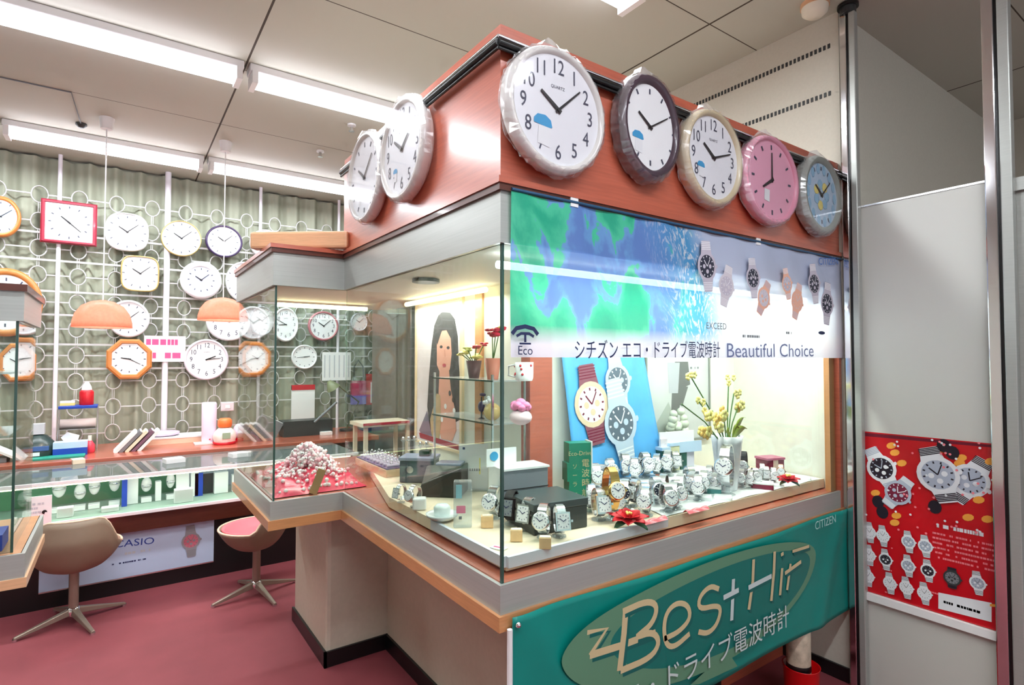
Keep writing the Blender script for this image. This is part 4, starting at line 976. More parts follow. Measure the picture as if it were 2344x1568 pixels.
t = thing('red_package', 'red and white package hanging behind the showcase, right one of the hanging pair', 'package', ((q0.x + q1.x) / 2, 5.8, q1.z)); MB().box(q0.x, q1.x, 5.8, 5.83, q1.z, q0.z, mat('rose_card', (232, 110, 120), .5)).build('box_body', t); MB().box(q0.x, q1.x, 5.795, 5.835, q0.z - .07, q0.z, RED).build('red_head', t); MB().box(q0.x + .05, q0.x + .09, 5.794, 5.8, q1.z + .02, q0.z - .09, PAPER).box(q1.x - .07, q1.x - .03, 5.794, 5.8, q1.z + .02, q0.z - .09, PAPER).build('white_stripes', t)
q0, q1 = on(806, 872, 1, 5.78), on(838, 925, 1, 5.78)
t = thing('shopping_bag', 'pink and purple paper bag with looped cord hanging left of the red package', 'bag', ((q0.x + q1.x) / 2, 5.78, q1.z)); MB().box(q0.x, q1.x, 5.78, 5.83, q1.z + .09, q0.z, mat('wine_pink', (176, 70, 110), .5)).build('bag_body', t); MB().box(q0.x, q1.x, 5.778, 5.832, q1.z, q1.z + .09, mat('violet', (120, 110, 190), .5)).build('bag_base', t)
MB().tube([(q0.x + .02, 5.80, q0.z), (q0.x + .03, 5.80, q0.z + .15), (q0.x + .08, 5.82, q0.z + .22), (q1.x - .03, 5.80, q0.z + .15), (q1.x - .02, 5.80, q0.z)], .008, DARK, 6).build('cord', t)
q = on(700, 1000, 1, 5.45)
simple('desk_machine', 'dark low machine on the desk under the tear-off calendar', 'machine', q.x, 5.45, ZD, (('body', MB().box(-.22, .22, -.1, .1, 0, .14, DARK)), ('lever', MB().tube([(.05, -.1, .12), (.25, -.12, .3)], .012, GREYP, 8)), ('tray', MB().box(.1, .2, -.16, -.1, 0, .03, PAPER))))
q = on(760, 990, 1, 5.45)
simple('desk_lamp', 'green jointed desk lamp seen through the showcase glass', 'desk lamp', q.x + .16, 5.5, ZD, (('lamp_foot', MB().cyl(.07, .02, DARK)), ('arm', MB().tube([(0, 0, .02), (.12, 0, .28), (-.1, 0, .46)], .009, mat('olive_metal', (120, 124, 90), .4), 8)), ('lamp_head', MB().lathe([(.07, 0), (.02, .09), (.001, .09)], mat('olive_metal', (120, 124, 90), .4), 20, T(-.13, 0, .42) @ Matrix.Rotation(-.6, 4, 'Y')))))
q0 = on(868, 990, 1, 5.3)
simple('wooden_stool', 'wooden stool with red edge behind the showcase', 'stool', 1.86, 4.6, 0, (('seat', MB().box(-.22, .22, -.16, .16, .94, .97, BOARD)), ('red_edge', MB().box(-.22, .22, -.17, -.16, .955, .975, RED)), ('leg', MB().box(-.2, -.17, -.14, -.11, 0, .94, BOARD)), ('leg', MB().box(.17, .2, -.14, -.11, 0, .94, BOARD)), ('leg', MB().box(-.2, -.17, .11, .14, 0, .94, BOARD)), ('leg', MB().box(.17, .2, .11, .14, 0, .94, BOARD))))
simple('tall_cabinet', 'dark grey brown cabinet standing behind the showcase back', 'cabinet', 2.45, 5.0, 0, (('body', MB().box(-.33, .32, -.1, .5, 0, 2.05, mat('taupe_cabinet', (118, 108, 100), .5))), ('door', MB().box(-.31, -.01, -.115, -.1, .1, 2.0, mat('taupe_door', (128, 118, 108), .4))), ('door', MB().box(.01, .30, -.115, -.1, .1, 2.0, mat('taupe_door', (128, 118, 108), .4)))))

# ------------------------------------------------------------------ things in the showcase
ZB = .931
def face_cam(x, y, turn=0): return math.atan2(y, x) - PI / 2 + turn
def tr3(rx, x=0, y=0, z=0): return T(x, y, z) @ Matrix.Rotation(rx, 4, 'X')
LEATH_B = mat('black_leather', (26, 24, 26), .5); LEATH_R = mat('brown_leather', (120, 58, 30), .5); STONE = mat('pearl_dial', (236, 232, 236), .25); DDIAL = mat('dark_dial', (40, 44, 60), .2)
ROSE = mat('rose_metal', (226, 172, 150), .25, 1)
def watch_proto(strap, case, dial, square=False, tall=False):
    """local: stands on z = 0, faces -Y, about 9 cm high"""
    parts = []
    zc = .050 if not tall else .080
    m = MB(); m.lathe([(.020, 0), (.020, .004), (.006, .008), (.005, zc - .02), (.001, zc - .018)], ACRYL, 16); parts.append(('stand', m))
    m = MB(); n = 26; w = .013
    vs = []; fs = []
    R = .036
    for k in range(n + 1):
        a = -PI / 2 + .32 + (2 * PI - .64) * k / n; ww = w * (1 - .25 * math.sin(PI * k / n))
        for s_, rr in ((-1, R), (1, R), (1, R - .003), (-1, R - .003)):
            vs.append((s_ * ww, rr * math.sin(a) * .85, zc + rr * math.cos(a) * (1.1 if not tall else 1.6)))
    for k in range(n):
        for q in range(4): fs.append((k * 4 + q, k * 4 + (q + 1) % 4, (k + 1) * 4 + (q + 1) % 4, (k + 1) * 4 + q))
    m.add(vs, fs, strap, False); parts.append(('strap', m))
    Mf = T(0, -.029, zc) @ Matrix.Rotation(PI / 2 - .25, 4, 'X') @ Matrix.Scale(1.22, 4)
    m = MB()
    if square: m.box(-.017, .017, -.020, .020, 0, .008, case, Mf)
    else: m.lathe([(.0195, 0), (.0205, .003), (.019, .008), (.0165, .009)], case, 26, Mf)
    m.box(.019, .0235, -.0025, .0025, .002, .006, case, Mf); parts.append(('watch_case', m))
    m = MB()
    if square: m.box(-.0135, .0135, -.0165, .0165, .008, .0092, dial, Mf)
    else: m.lathe([(.0165, .0085), (.0165, .0093)], dial, 24, Mf)
    mk = STONE if dial is DDIAL else NAVY
    for h in range(12): m.box(-.0006, .0006, .0115, .0145, .0093, .0097, mk, Mf @ RZ(h * PI / 6))
    m.box(-.0007, .0007, -.001, .011, .0096, .010, mk, Mf @ RZ(.9)); m.box(-.0008, .0008, -.001, .008, .0096, .010, mk, Mf @ RZ(-1.0))
    parts.append(('watch_dial', m)); return parts
PROTO = {}
def watch(kind, px, py, label, s=1.0, turn=0, z=ZB, dz=0, group=None, tiltx=0):
    q = on(px, py, 2, z)
    if q.x > 1.3:
        yy = (random.uniform(1.63, 1.73) if (py <= 1150 and 1350 < px < 1612) else min(1.74, max(q.y, random.uniform(1.385, 1.56)))); k_ = yy / q.y; q.x *= k_; q.y *= k_
        if py <= 1150 and 1350 < px < 1612: z = RISER_Z
    if kind not in PROTO:
        strap, case, dial, sq, tl = {'silver': (SILVER, SILVER, STONE, 0, 0), 'silverdark': (SILVER, SILVER, DDIAL, 0, 0), 'black': (LEATH_B, BLACK, GREYP, 1, 0), 'brown': (LEATH_R, GOLD, STONE, 0, 0), 'leather': (LEATH_B, SILVER, STONE, 0, 1),
                                     'rose': (ROSE, ROSE, STONE, 0, 0), 'tank': (SILVER, SILVER, STONE, 1, 0), 'tall': (SILVER, SILVER, STONE, 0, 1), 'gold': (GOLD, GOLD, STONE, 0, 1)}[kind]
        t = thing('wristwatch', label, 'watch', (q.x, q.y, z + dz), 0, group)
        for pn, mb in watch_proto(strap, case, dial, sq, tl): mb.build(pn, t, world=False)
        PROTO[kind] = t
    else:
        t = copy_tree(PROTO[kind]); t['label'] = label
        if group: t['group'] = group
        elif 'group' in t: del t['group']
        t.location = (q.x, q.y, z + dz)
    t.rotation_euler = (tiltx, 0, face_cam(q.x, q.y, turn)); t.scale = (s, s, s)
    return t
RISER_Z = ZB + .05
t = thing('display_riser', 'low white riser block behind the front watches, carrying the back rows', 'display riser', (1.92, 1.69, ZB + .004)); MB().box(1.52, 2.34, 1.60, 1.765, ZB + .004, RISER_Z - .001, WHITE).build('riser_block', t, bevel=.003)
GW = 'wristwatches on small stands in the showcase'
watch('silver', 1134, 1186, 'silver wristwatch leftmost in the row of five before the black box', 1.3, -.5, group=GW)
watch('black', 1172, 1200, 'square black wristwatch in the row before the black box, at the glass corner', 1.3, -.4, group=GW)
watch('tank', 1212, 1212, 'square silver wristwatch right of the black one in the row', 1.2, -.5, group=GW)
watch('silver', 1246, 1230, 'silver wristwatch second from the right end of the row before the black box', 1.2, -.3, group=GW)
watch('tank', 1280, 1228, 'square silver wristwatch at the right end of the row, against the black box', 1.15, .3, group=GW)
watch('silver', 950, 1160, 'silver watch lying before the black boxes on the left side', .95, -.8, group=GW)
watch('tank', 918, 1150, 'small silver watch leftmost by the black boxes', .8, -.8, group=GW)
GWR = 'crowd of watches on the right half of the showcase'
KK = 'silver wristwatch on a small stand in the crowded right half of the showcase'
for kd, px, py, s in (('silver', 1362, 1140, 1.15), ('silver', 1380, 1150, 1.05), ('tank', 1370, 1190, 1.2), ('silver', 1430, 1115, 1.2), ('silverdark', 1432, 1160, 1.15), ('silver', 1475, 1120, 1.2), ('silverdark', 1482, 1142, 1.1), ('silver', 1530, 1122, 1.2),
                      ('tank', 1455, 1185, 1.1), ('silverdark', 1500, 1195, 1.15), ('silver', 1525, 1208, 1.15), ('silver', 1560, 1192, 1.15), ('tank', 1578, 1160, 1.15), ('silver', 1600, 1190, 1.1), ('silver', 1612, 1172, 1.1), ('silver', 1548, 1168, 1.1),
                      ('tank', 1545, 1134, 1.0), ('silver', 1395, 1128, 1.1), ('silver', 1452, 1140, 1.1), ('silver', 1505, 1140, 1.1), ('tank', 1475, 1168, 1.1), ('silver', 1520, 1180, 1.1), ('silverdark', 1545, 1205, 1.1), ('silver', 1588, 1182, 1.1), ('silver', 1625, 1150, 1.0), ('tank', 1415, 1160, 1.1), ('silver', 1480, 1205, 1.1), ('silver', 1640, 1135, .9), ('tank', 1352, 1170, 1.1), ('silver', 1700, 1128, .9), ('silver', 1745, 1130, .8), ('silver', 1640, 1110, .9), ('silver', 1410, 1178, 1.1), ('silver', 1728, 1150, .9), ('tank', 1755, 1144, .8), ('silver', 1770, 1128, .8), ('silver', 1720, 1122, .85)):
    watch(kd, px, py, KK if kd == 'silver' else ('silver wristwatch with dark dial in the crowded right half of the showcase' if kd == 'silverdark' else 'square silver wristwatch in the crowded right half of the showcase'), s * 1.05, random.uniform(-.5, .5), group=GWR)
watch('tall', 1666, 1150, 'large silver watch hung tall in front of the white vase', 1.55, -.3)
watch('brown', 1508, 1158, 'brown strapped watch in the crowd of silver watches', 1.1, 0)
watch('leather', 1704, 1172, 'black strapped watch on a white stand right of the tall silver watch', 1.1, -.2)
watch('gold', 1398, 1200, 'gold toned bangle watch behind the red poinsettia', 1.35, .5)
watch('rose', 1788, 1122, 'rose coloured watch near the right end of the showcase', .8, 0)

def sitem(name, label, cat, px, py, parts, turn=0, z=ZB, group=None, rot=None):
    q = on(px, py, 2, z)
    if q.x > 1.3:
        k_ = 1.39 / q.y if q.y < 1.39 else (1.76 / q.y if q.y > 1.76 else 1); q.x *= k_; q.y *= k_
    t = thing(name, label, cat, (q.x, q.y, z), face_cam(q.x, q.y, turn) if rot is None else rot, group)
    for pn, mb, *bv in parts: mb.build(pn, t, world=False, bevel=(bv[0] if bv else 0))
    return t
# boxes by the glass corner
bx = lambda x0, x1, y0, y1, z0, z1, m: MB().box(x0, x1, y0, y1, z0, z1, m)
DG = mat('charcoal_box', (56, 64, 64), .4)
t = thing('gift_box', 'black square gift box behind the row of five watches', 'box', (1.22, 1.53, ZB), -.12)
bx(-.105, .105, -.095, .095, 0, .075, DG).build('box_base', t, world=False, bevel=.003); bx(-.108, .108, -.098, .098, .075, .10, mat('charcoal_lid', (70, 80, 82), .35)).build('lid', t, world=False, bevel=.003)
t = thing('watch_case_box', 'grey and white layered box standing on the far side of the black gift box', 'box', (1.235, 1.72, ZB), -.12)
bx(-.09, .10, -.055, .055, 0, .165, mat('silver_grey_box', (134, 138, 148), .4)).build('box_body', t, world=False, bevel=.003); bx(-.094, -.088, -.057, .057, 0, .165, PAPER).build('white_side', t, world=False); bx(-.094, .104, -.06, .06, .165, .172, WHITE).build('white_lid', t, world=False)
m = bx(-.092, .102, -.0565, -.055, .095, .098, DARK); m.build('seam', t, world=False)
t = thing('logo_card', 'white card with blue round mark on top of the grey layered box', 'card', (1.17, 1.735, ZB + .173), -.1)
bx(-.06, .065, 0, .004, 0, .065, PAPER).build('card', t, world=False); MB().cyl(.017, .001, mat('sticker_blue', (60, 160, 214), .4), T(-.03, -.001, .038) @ RX, 18).build('blue_mark', t, world=False)
# green carton
t = thing('green_carton', 'tall green carton with gold lettering left of the blue poster', 'carton', (1.475, 1.655, ZB), -.35)
bx(-.045, .045, -.03, .03, 0, .245, GREEN).build('carton_body', t, world=False); bx(-.055, -.045, -.035, .02, .10, .17, GREEN).build('side_tab', t, world=False); bx(.045, .05, -.034, .03, 0, .25, PAPER).build('white_edge', t, world=False)
pr_ = MB(); GT = mat('gold_print', (206, 190, 148), .4)
MM = T(0, -.0308, 0) @ RX
pr_.text('Eco-Drive', .024, GT, MM @ T(0, .205, 0), 0); 
for k, c in enumerate('電波時計'): pr_.text(c, .034, GT, MM @ T(.022, .165 - k * .038, 0), 0)
for k, c in enumerate('ソーラー'): pr_.text(c, .022, GT, MM @ T(-.022, .155 - k * .034, 0), 0)
pr_.build('gold_lettering', t, world=False)
# blue draped poster
bp = thing('draped_poster', 'blue poster sheet with three big watches, draped against the inner back wall', 'poster', (1.75, 1.80, ZB))
def bps(u, v):
    x = 1.505 + u * .50 + (1 - v) * (.04 if u < .5 else .10) * abs(u - .5) * 2 * (1 if u > .5 else 1)
    return (x, 1.79 - .05 * (1 - v) - .003 * math.sin(u * 9 + v * 3), ZB + .02 + v * .60)
m = MB(); m.surf(bps, 24, 24, mat('sky_poster', (92, 176, 240), .4, noise=.12, nscale=9)); bsh = m.build('poster_sheet', bp, solid=.0015)
pr = Print(1, 1.775)
SD = mat('steel_dial', (96, 108, 124), .4)
pr.watch(pr.p(1350, 925), .098, .12, mat('print_goldring', (222, 198, 170), .4), mat('print_pearl', (224, 220, 226), .4), PR2, mat('print_wine2', (140, 84, 100), .4), bl=.75)
pr.watch(pr.p(1412, 872), .078, .15, mat('print_steel', (190, 204, 224), .4), SD, PWt, bl=.5)
pr.watch(pr.p(1412, 968), .100, .16, mat('print_steel', (190, 204, 224), .4), SD, PWt, bl=1.0)
for v in pr.mb.v:
    vv = (v.z - ZB - .02) / .60; v.y = 1.79 - .05 * (1 - vv) - .005 - (1.775 - v.y)      # lies on the leaning sheet
pr.build('printed_watches', bsh)
# framed picture
fp = thing('framed_picture', 'framed grey photo of trousered legs hanging on the inner wall behind the orchids', 'picture', (2.33, YP, 1.13))
a, b_ = on(1478, 800, 1, YP - .01), on(1622, 1060, 1, YP - .01)
MB().box(a.x, b_.x, YP - .014, YP - .004, 1.10, 1.56, mat('grey_photo', (206, 208, 208), .4, noise=.08, nscale=5)).build('photo', fp)
f_ = mat('silver_frame', (150, 156, 150), .35, .4)
m = MB(); m.box(a.x - .01, a.x, YP - .02, YP, 1.09, 1.57, f_).box(b_.x, b_.x + .01, YP - .02, YP, 1.09, 1.57, f_).box(a.x, b_.x, YP - .02, YP, 1.56, 1.57, f_).box(a.x, b_.x, YP - .02, YP, 1.09, 1.10, f_); m.build('frame', fp)
pr = Print(1, YP - .0145, .0004); TG = mat('trouser_grey', (110, 112, 112), .5)
pr.pxpoly([(1545, 828), (1575, 828), (1580, 880), (1560, 890), (1556, 930), (1545, 980), (1535, 985), (1538, 900)], TG); pr.pxpoly([(1528, 830), (1556, 830), (1552, 900), (1532, 900)], mat('photo_pale', (186, 188, 196), .5)); pr.pxpoly([(1575, 885), (1562, 930), (1552, 925), (1556, 885)], TG)
pr.pxpoly([(1490, 990), (1530, 920), (1545, 960), (1530, 1030), (1490, 1040)], mat('photo_mid', (172, 178, 172), .5)); pr.marks(pr.p(1590, 842), .07, .02, GREYP)
pr.build('photo_image', fp)
# woman poster on the side panel
wp = thing('portrait_poster', 'tall poster of a woman with long dark hair on the inner side panel', 'poster', (XP - .012, 2.56, 1.05))
a, b_ = on(957, 700, 0, XP - .006), on(1056, 690, 0, XP - .006)
MB().box(XP - .01, XP - .001, b_.y, a.y, 1.062, 1.79, mat('poster_pale', (228, 218, 222), .4)).build('poster_sheet', wp)
m = MB()
for y0, y1, z0, z1 in ((b_.y - .02, b_.y, 1.05, 1.80), (a.y, a.y + .02, 1.05, 1.80), (b_.y, a.y, 1.79, 1.80), (b_.y, a.y, 1.05, 1.062)): m.box(XP - .015, XP, y0, y1, z0, z1, mat('light_wood_frame', (232, 208, 170), .4))
m.build('frame', wp)
pr = Print(0, XP - .0105, .0005)
HR = mat('print_hair', (50, 48, 52), .5); SK = mat('print_skin', (222, 160, 140), .5); SK2 = mat('print_skin_shade', (198, 130, 112), .5)
pr.pxpoly([(1003, 722), (1012, 714), (1030, 715), (1041, 730), (1048, 770), (1050, 830), (1054, 880), (1054, 960), (1000, 990), (985, 985), (978, 930), (982, 860), (988, 790), (994, 745)], HR)
pr.pxpoly([(1000, 770), (1008, 758), (1022, 756), (1032, 775), (1034, 810), (1030, 845), (1020, 860), (1008, 855), (1000, 835)], SK)
pr.pxpoly([(1006, 850), (1028, 848), (1032, 890), (1040, 930), (1045, 985), (1035, 1010), (1010, 1004), (1000, 960), (1004, 900)], SK)
pr.pxpoly([(996, 760), (1010, 742), (1020, 740), (1010, 762), (1001, 790)], HR)
for c in ((1010, 794), (1026, 796)): pr.disc(pr.p(*c), .016, .008, HR, 10)
pr.bar(pr.p(1018, 800), pr.p(1019, 818), .006, SK2); pr.disc(pr.p(1017, 836), .020, .009, mat('print_lips', (190, 70, 80), .4), 12)
pr.pxpoly([(1000, 900), (1008, 905), (1010, 960), (1006, 1004), (988, 1000), (985, 960)], mat('print_gold', (186, 160, 120), .4))
for px, py in ((1030, 900), (1038, 915), (1020, 930), (1040, 940), (1012, 960)): pr.disc(pr.p(px, py), .014, .014, HR if px % 4 else PAPER, 8)
pr.pxpoly([(960, 985), (978, 940), (990, 1002), (968, 1000)], mat('print_mix', (120, 110, 130), .5)); pr.pxpoly([(960, 990), (1050, 1018), (1050, 1030), (962, 1002)], mat('print_redline', (160, 30, 50), .5))
pr.build('printed_portrait', wp)
# glass shelves on the side panel
gs = thing('shelf_unit', 'two level glass shelf unit before the inner side panel carrying flower pots', 'shelf', (1.25, 2.0, .931))
for z in (1.418, 1.252): MB().box(1.175, XP - .001, 1.80, 2.30, z - .006, z, ACRYL).build('glass_shelf', gs); 
for z in (1.418, 1.252): MB().box(1.172, 1.176, 1.80, 2.30, z - .006, z, EDGE).build('shelf_edge', gs)
for x, y in ((1.18, 1.81), (1.18, 2.29), (1.335, 1.81)): MB().box(x - .004, x + .004, y - .004, y + .004, .931, 1.44, SILVER).build('shelf_post', gs)
def spt(px, py, x): return on(px, py, 0, x)
ZS1, ZS2 = 1.4185, 1.2525
def pot(label, px, x, z, r, h, pm, flowers, rr):
    y = spt(px, 800, x).y
    t = thing('potted_flowers', label, 'potted plant', (x, y, z))
    MB().lathe([(r * .65, 0), (r, h), (r * .9, h), (r * .6, .01), (.001, .01)], pm, 24, T(x, y, z)).build('pot', t)
    st = MB(); fl = {}
    rnd = random.Random(label)
    for dx, dy, dz, s_, mm in flowers:
        c = Vector((x + dx, y + dy, z + h + dz)); st.tube([(x, y, z + h * .8), c], .0022, LEAF, 5)
        m = fl.setdefault(mm, MB())
        for k in range(6):
            a = k * PI / 3 + rnd.random(); m.ball(c + Vector((s_ * .6 * math.cos(a), s_ * .6 * math.sin(a), rnd.uniform(-.3, .3) * s_)), s_ * .62, mm, (1, 1, .45), 7)
        m.ball(c + Vector((0, 0, s_ * .2)), s_ * .35, YELLOW, (1, 1, 1), 6)
    st.build('stems', t)
    for mm, m in fl.items(): m.build('blossoms', t)
CR = mat('crimson_petal', (210, 24, 64), .5)
pot('dark plum pot with yellow and pink flowers on the upper glass shelf', 1085, 1.26, ZS1, .034, .075, mat('plum_pot', (96, 60, 70), .5), ((.03, .04, .02, .022, YELLOW), (-.02, .05, .035, .022, YELLOW), (0, -.03, .015, .02, YELLOW), (0, -.02, .06, .018, CR), (.02, -.05, .07, .016, CR), (-.02, .02, .05, .018, mat('lemon_petal', (216, 222, 120), .5)), (-.02, .08, .03, .016, YELLOW)), 1)
pot('terracotta pot with a large crimson flower on the upper glass shelf by the corner', 1128, 1.24, ZS1, .034, .085, mat('terracotta', (198, 120, 100), .6), ((0, -.02, .10, .03, CR), (.01, .02, .11, .026, CR), (0, -.05, .115, .024, CR)), 1)
y = spt(1195, 860, 1.24).y
t = thing('patterned_mug', 'white mug with small red print on the upper glass shelf', 'mug', (1.25, y, ZS1)); MB().lathe([(.030, 0), (.034, .01), (.035, .07), (.031, .07), (.028, .01), (.001, .01)], WHITE, 24, T(1.25, y, ZS1)).build('mug_body', t)
m = MB()
for k in range(14): a = random.uniform(0, 6.28); m.ball((1.25 + .0345 * math.cos(a), y + .0345 * math.sin(a), ZS1 + random.uniform(.015, .06)), .005, RED, (1, 1, 1), 6)
m.build('red_dots', t)
m = MB().tube([(1.25 - .03, y + .02, ZS1 + .06), (1.25 - .04, y + .045, ZS1 + .055), (1.25 - .04, y + .045, ZS1 + .02), (1.25 - .03, y + .02, ZS1 + .015)], .004, WHITE, 6); m.build('handle', t)
y = spt(1192, 950, 1.24).y
t = thing('gift_pouch', 'pink ribboned gift pouch with clear wrapping on the lower glass shelf', 'gift', (1.24, y, ZS2)); m = MB().ball((1.24, y, ZS2 + .03), .04, mat('pale_pink_wrap', (244, 214, 222), .4), (1, 1.2, .75)); m.build('pouch', t)
m = MB()
for k in range(9):
    a = k * 2 * PI / 9; m.ball((1.24 + .022 * math.cos(a), y + .026 * math.sin(a), ZS2 + .068 + .008 * (k % 2)), .018, mat('ribbon_pink', (250, 140, 190), .4), (1, 1, .8), 7)
m.ball((1.24, y, ZS2 + .085), .02, MATS['ribbon_pink'], (1, 1, .8), 7); m.build('ribbon', t)
y = spt(1127, 940, 1.24).y
t = thing('glass_ornament', 'gold and clear ornament with little white flowers on the lower glass shelf', 'ornament', (1.24, y, ZS2)); MB().ball((1.24, y, ZS2 + .035), .036, mat('amber_glass', (222, 190, 130), .2), (1, 1, 1)).build('globe', t)
m = MB()
for k in range(6): m.ball((1.22 + .02 * math.cos(k), y + .03 * math.sin(k * 1.3), ZS2 + .06 + .006 * k), .009, WHITE, (1, 1, 1), 6)
m.build('white_flowers', t)
y = spt(1102, 925, 1.24).y
t = thing('bird_figure', 'small dark violet figure on a stem on the lower glass shelf', 'figurine', (1.24, y, ZS2)); MB().lathe([(.016, 0), (.004, .006), (.003, .09), (.001, .091)], DARK, 12, T(1.24, y, ZS2)).build('stem', t); MB().ball((1.24, y, ZS2 + .05), .018, mat('dark_violet', (58, 40, 84), .3), (.8, 1, 1.3)).build('body', t); MB().ball((1.24, y - .01, ZS2 + .10), .012, mat('dark_violet', (58, 40, 84), .3), (.8, 1.8, .6)).build('wing', t)
# front left objects on the board
def acr_sign(label, px, py, w, h, turn=0):
    q = on(px, py, 2, ZB); t = thing('acrylic_sign', label, 'sign', (q.x, q.y, ZB), face_cam(q.x, q.y, turn))
    bx(-w / 2, w / 2, -.003, .003, .004, h, mat('frosted_white', (244, 244, 246), .35, trans=.4)).build('sign_plate', t, world=False); bx(-w / 2, w / 2, -.02, .02, 0, .004, ACRYL).build('foot', t, world=False)
    m = MB(); MM = T(0, -.0036, 0) @ RX
    for k in range(7): m.box(-w * .3 + k * w * .08, -w * .3 + k * w * .08 + w * .04, h * .42, h * .42 + .01, 0, .0003, GREYP, MM)
    m.box(-w * .38, -w * .3, h * .88, h * .93, 0, .0003, NAVY, MM); m.box(w * .2, w * .24, h * .35, h * .7, 0, .0003, YELLOW, MM); m.build('small_print', t, world=False)
acr_sign('frosted white sign plate with faint lettering behind the clear tower', 1084, 1122, .125, .20, -.1)
q = on(1057, 1205, 2, ZB)
t = thing('acrylic_tower', 'clear plastic display tower with blue and pink prints in front of the white sign', 'display stand', (q.x, q.y, ZB), face_cam(q.x, q.y))
bx(-.028, .034, -.02, .02, 0, .155, ACRYL).build('tower_body', t, world=False, bevel=.004); m = MB(); m.box(-.02, .0, -.0215, -.0205, .10, .145, mat('pale_aqua_print', (150, 200, 216), .4)); m.box(-.018, .012, -.0215, -.0205, .05, .075, mat('rose_print', (226, 130, 160), .4)); m.box(-.01, 0, -.0215, -.0205, .03, .04, GREYP); m.build('print', t, world=False)
sitem('ring_cube', 'small white cube stand on the board left of the white dish', 'display stand', 960, 1166, (('cube', bx(-.026, .026, -.02, .02, 0, .045, WHITE), .006),))
sitem('round_dish', 'white scalloped dish between the white cube and the clear tower', 'dish', 1012, 1190, (('dish', MB().lathe([(.03, 0), (.055, .015), (.058, .024), (.05, .022), (.001, .008)], WHITE, 28)), ('insert', MB().lathe([(.028, .008), (.03, .045), (.02, .055), (.001, .056)], mat('milky_glass', (232, 240, 240), .3), 20))))
CORK = mat('cork', (232, 190, 144), .7, noise=.1, nscale=60)
for px, py, s_, lab in ((1115, 1207, 1.1, 'cork block stand left of the glass corner'), (1182, 1238, 1.0, 'cork block stand just right of the glass corner'), (1248, 1255, .95, 'cork block stand rightmost before the black gift box')):
    sitem('cork_block', lab, 'display stand', px, py, (('block', bx(-.019 * s_, .019 * s_, -.012, .012, 0, .036 * s_, CORK), .002), ('top_pad', bx(-.016, .016, -.01, .01, .036 * s_, .038 * s_, BOARD))), group='cork blocks by the glass corner')
sitem('price_card', 'small white price card with magenta lettering lying by the glass corner', 'card', 1142, 1255, (('card', bx(-.024, .024, -.014, .014, 0, .003, PAPER)), ('lettering', bx(-.018, .018, -.004, .003, .003, .0036, mat('magenta_print', (214, 60, 130), .4)))), turn=-.6)
# black display boxes on the left
q = on(985, 1142, 2, ZB)
t = thing('black_case', 'large black wedge shaped watch case left of the clear tower', 'case', (1.13, 2.13, ZB), -.75)
MB().add([(-.09, -.07, 0), (.10, -.07, 0), (.10, .09, 0), (-.09, .09, 0), (-.07, -.05, .05), (.10, -.06, .12), (.10, .09, .12), (-.09, .09, .10)], [(0, 3, 2, 1), (4, 5, 6, 7), (0, 1, 5, 4), (1, 2, 6, 5), (2, 3, 7, 6), (3, 0, 4, 7)], mat('black_case_mat', (44, 44, 40), .35)).build('case_body', t, world=False, bevel=.005)
bx(-.02, .09, -.02, .06, .12, .13, mat('lilac_grey', (150, 150, 176), .3)).build('case_lid', t, world=False, bevel=.003)
t = thing('black_camera_box', 'dark blue grey box with a round silver detail behind the black watch case', 'box', (1.17, 2.42, ZB), -.7)
bx(-.08, .08, -.06, .06, 0, .10, mat('slate_box', (74, 80, 96), .35)).build('box_body', t, world=False, bevel=.004); bx(-.085, .085, -.065, .065, .10, .115, mat('lilac_lid', (150, 152, 180), .35)).build('lid', t, world=False, bevel=.003); MB().cyl(.016, .004, SILVER, T(-.03, -.06, .06) @ RX, 18).build('silver_detail', t, world=False); bx(-.0, .05, -.02, .03, .115, .14, BLACK).build('top_knob', t, world=False, bevel=.004)
# long ring tray
t = thing('ring_tray', 'long low tray lined in violet with rows of rings on its cushions', 'tray', (1.14, 2.72, ZB))
MB().box(1.06, 1.22, 2.56, 2.98, ZB, ZB + .035, mat('tray_wood', (226, 190, 156), .4)).build('tray_body', t); MB().box(1.065, 1.215, 2.565, 2.975, ZB + .035, ZB + .042, mat('violet_lining', (110, 84, 130), .6)).build('lining', t)
m = MB()
for k in range(9): m.tube([(1.075, 2.59 + k * .045, ZB + .048), (1.205, 2.59 + k * .045, ZB + .048)], .009, mat('lilac_cushion', (206, 190, 214), .5), 8)
m.build('ring_cushions', t)
rp = thing('finger_ring', 'silver ring with a stone on the violet tray', 'ring', (1.10, 2.59, ZB + .057), 0, 'rings on the violet tray')
def rr_(): return MB().tube([(.008 * math.cos(a), 0, .008 + .008 * math.sin(a)) for a in [2 * PI * k / 12 for k in range(12)]], .0015, SILVER, 5, closed=True)
rr_().build('ring_band', rp, world=False); MB().ball((0, 0, .018), .004, PAPER, n=6).build('stone', rp, world=False)
for k in range(9):
    for j in range(3):
        if k == 0 and j == 0: continue
        c = copy_tree(rp); c.location = (1.10 + j * .04, 2.59 + k * .045, ZB + .057)
# glass bottles row behind the tray
for i, (px, h) in enumerate(((845, .13), (862, .12), (880, .14), (898, .13), (916, .12))):
    q = on(px, 1045, 2, ZB); t = thing('clear_stand', 'slim clear necklace stand in the row behind the ring tray', 'display stand', (1.27, 2.55 + .07 * i, ZB), 0, 'slim clear stands behind the ring tray')
    MB().lathe([(.022, 0), (.022, .004), (.006, .01), (.005, h), (.016, h + .01), (.001, h + .012)], ACRYL, 14, T(1.27, 2.55 + .07 * i, ZB)).build('stand_stem', t)
    MB().ball((1.27, 2.55 + .07 * i, ZB + h + .02), .01, SILVER, n=8).build('pendant', t)
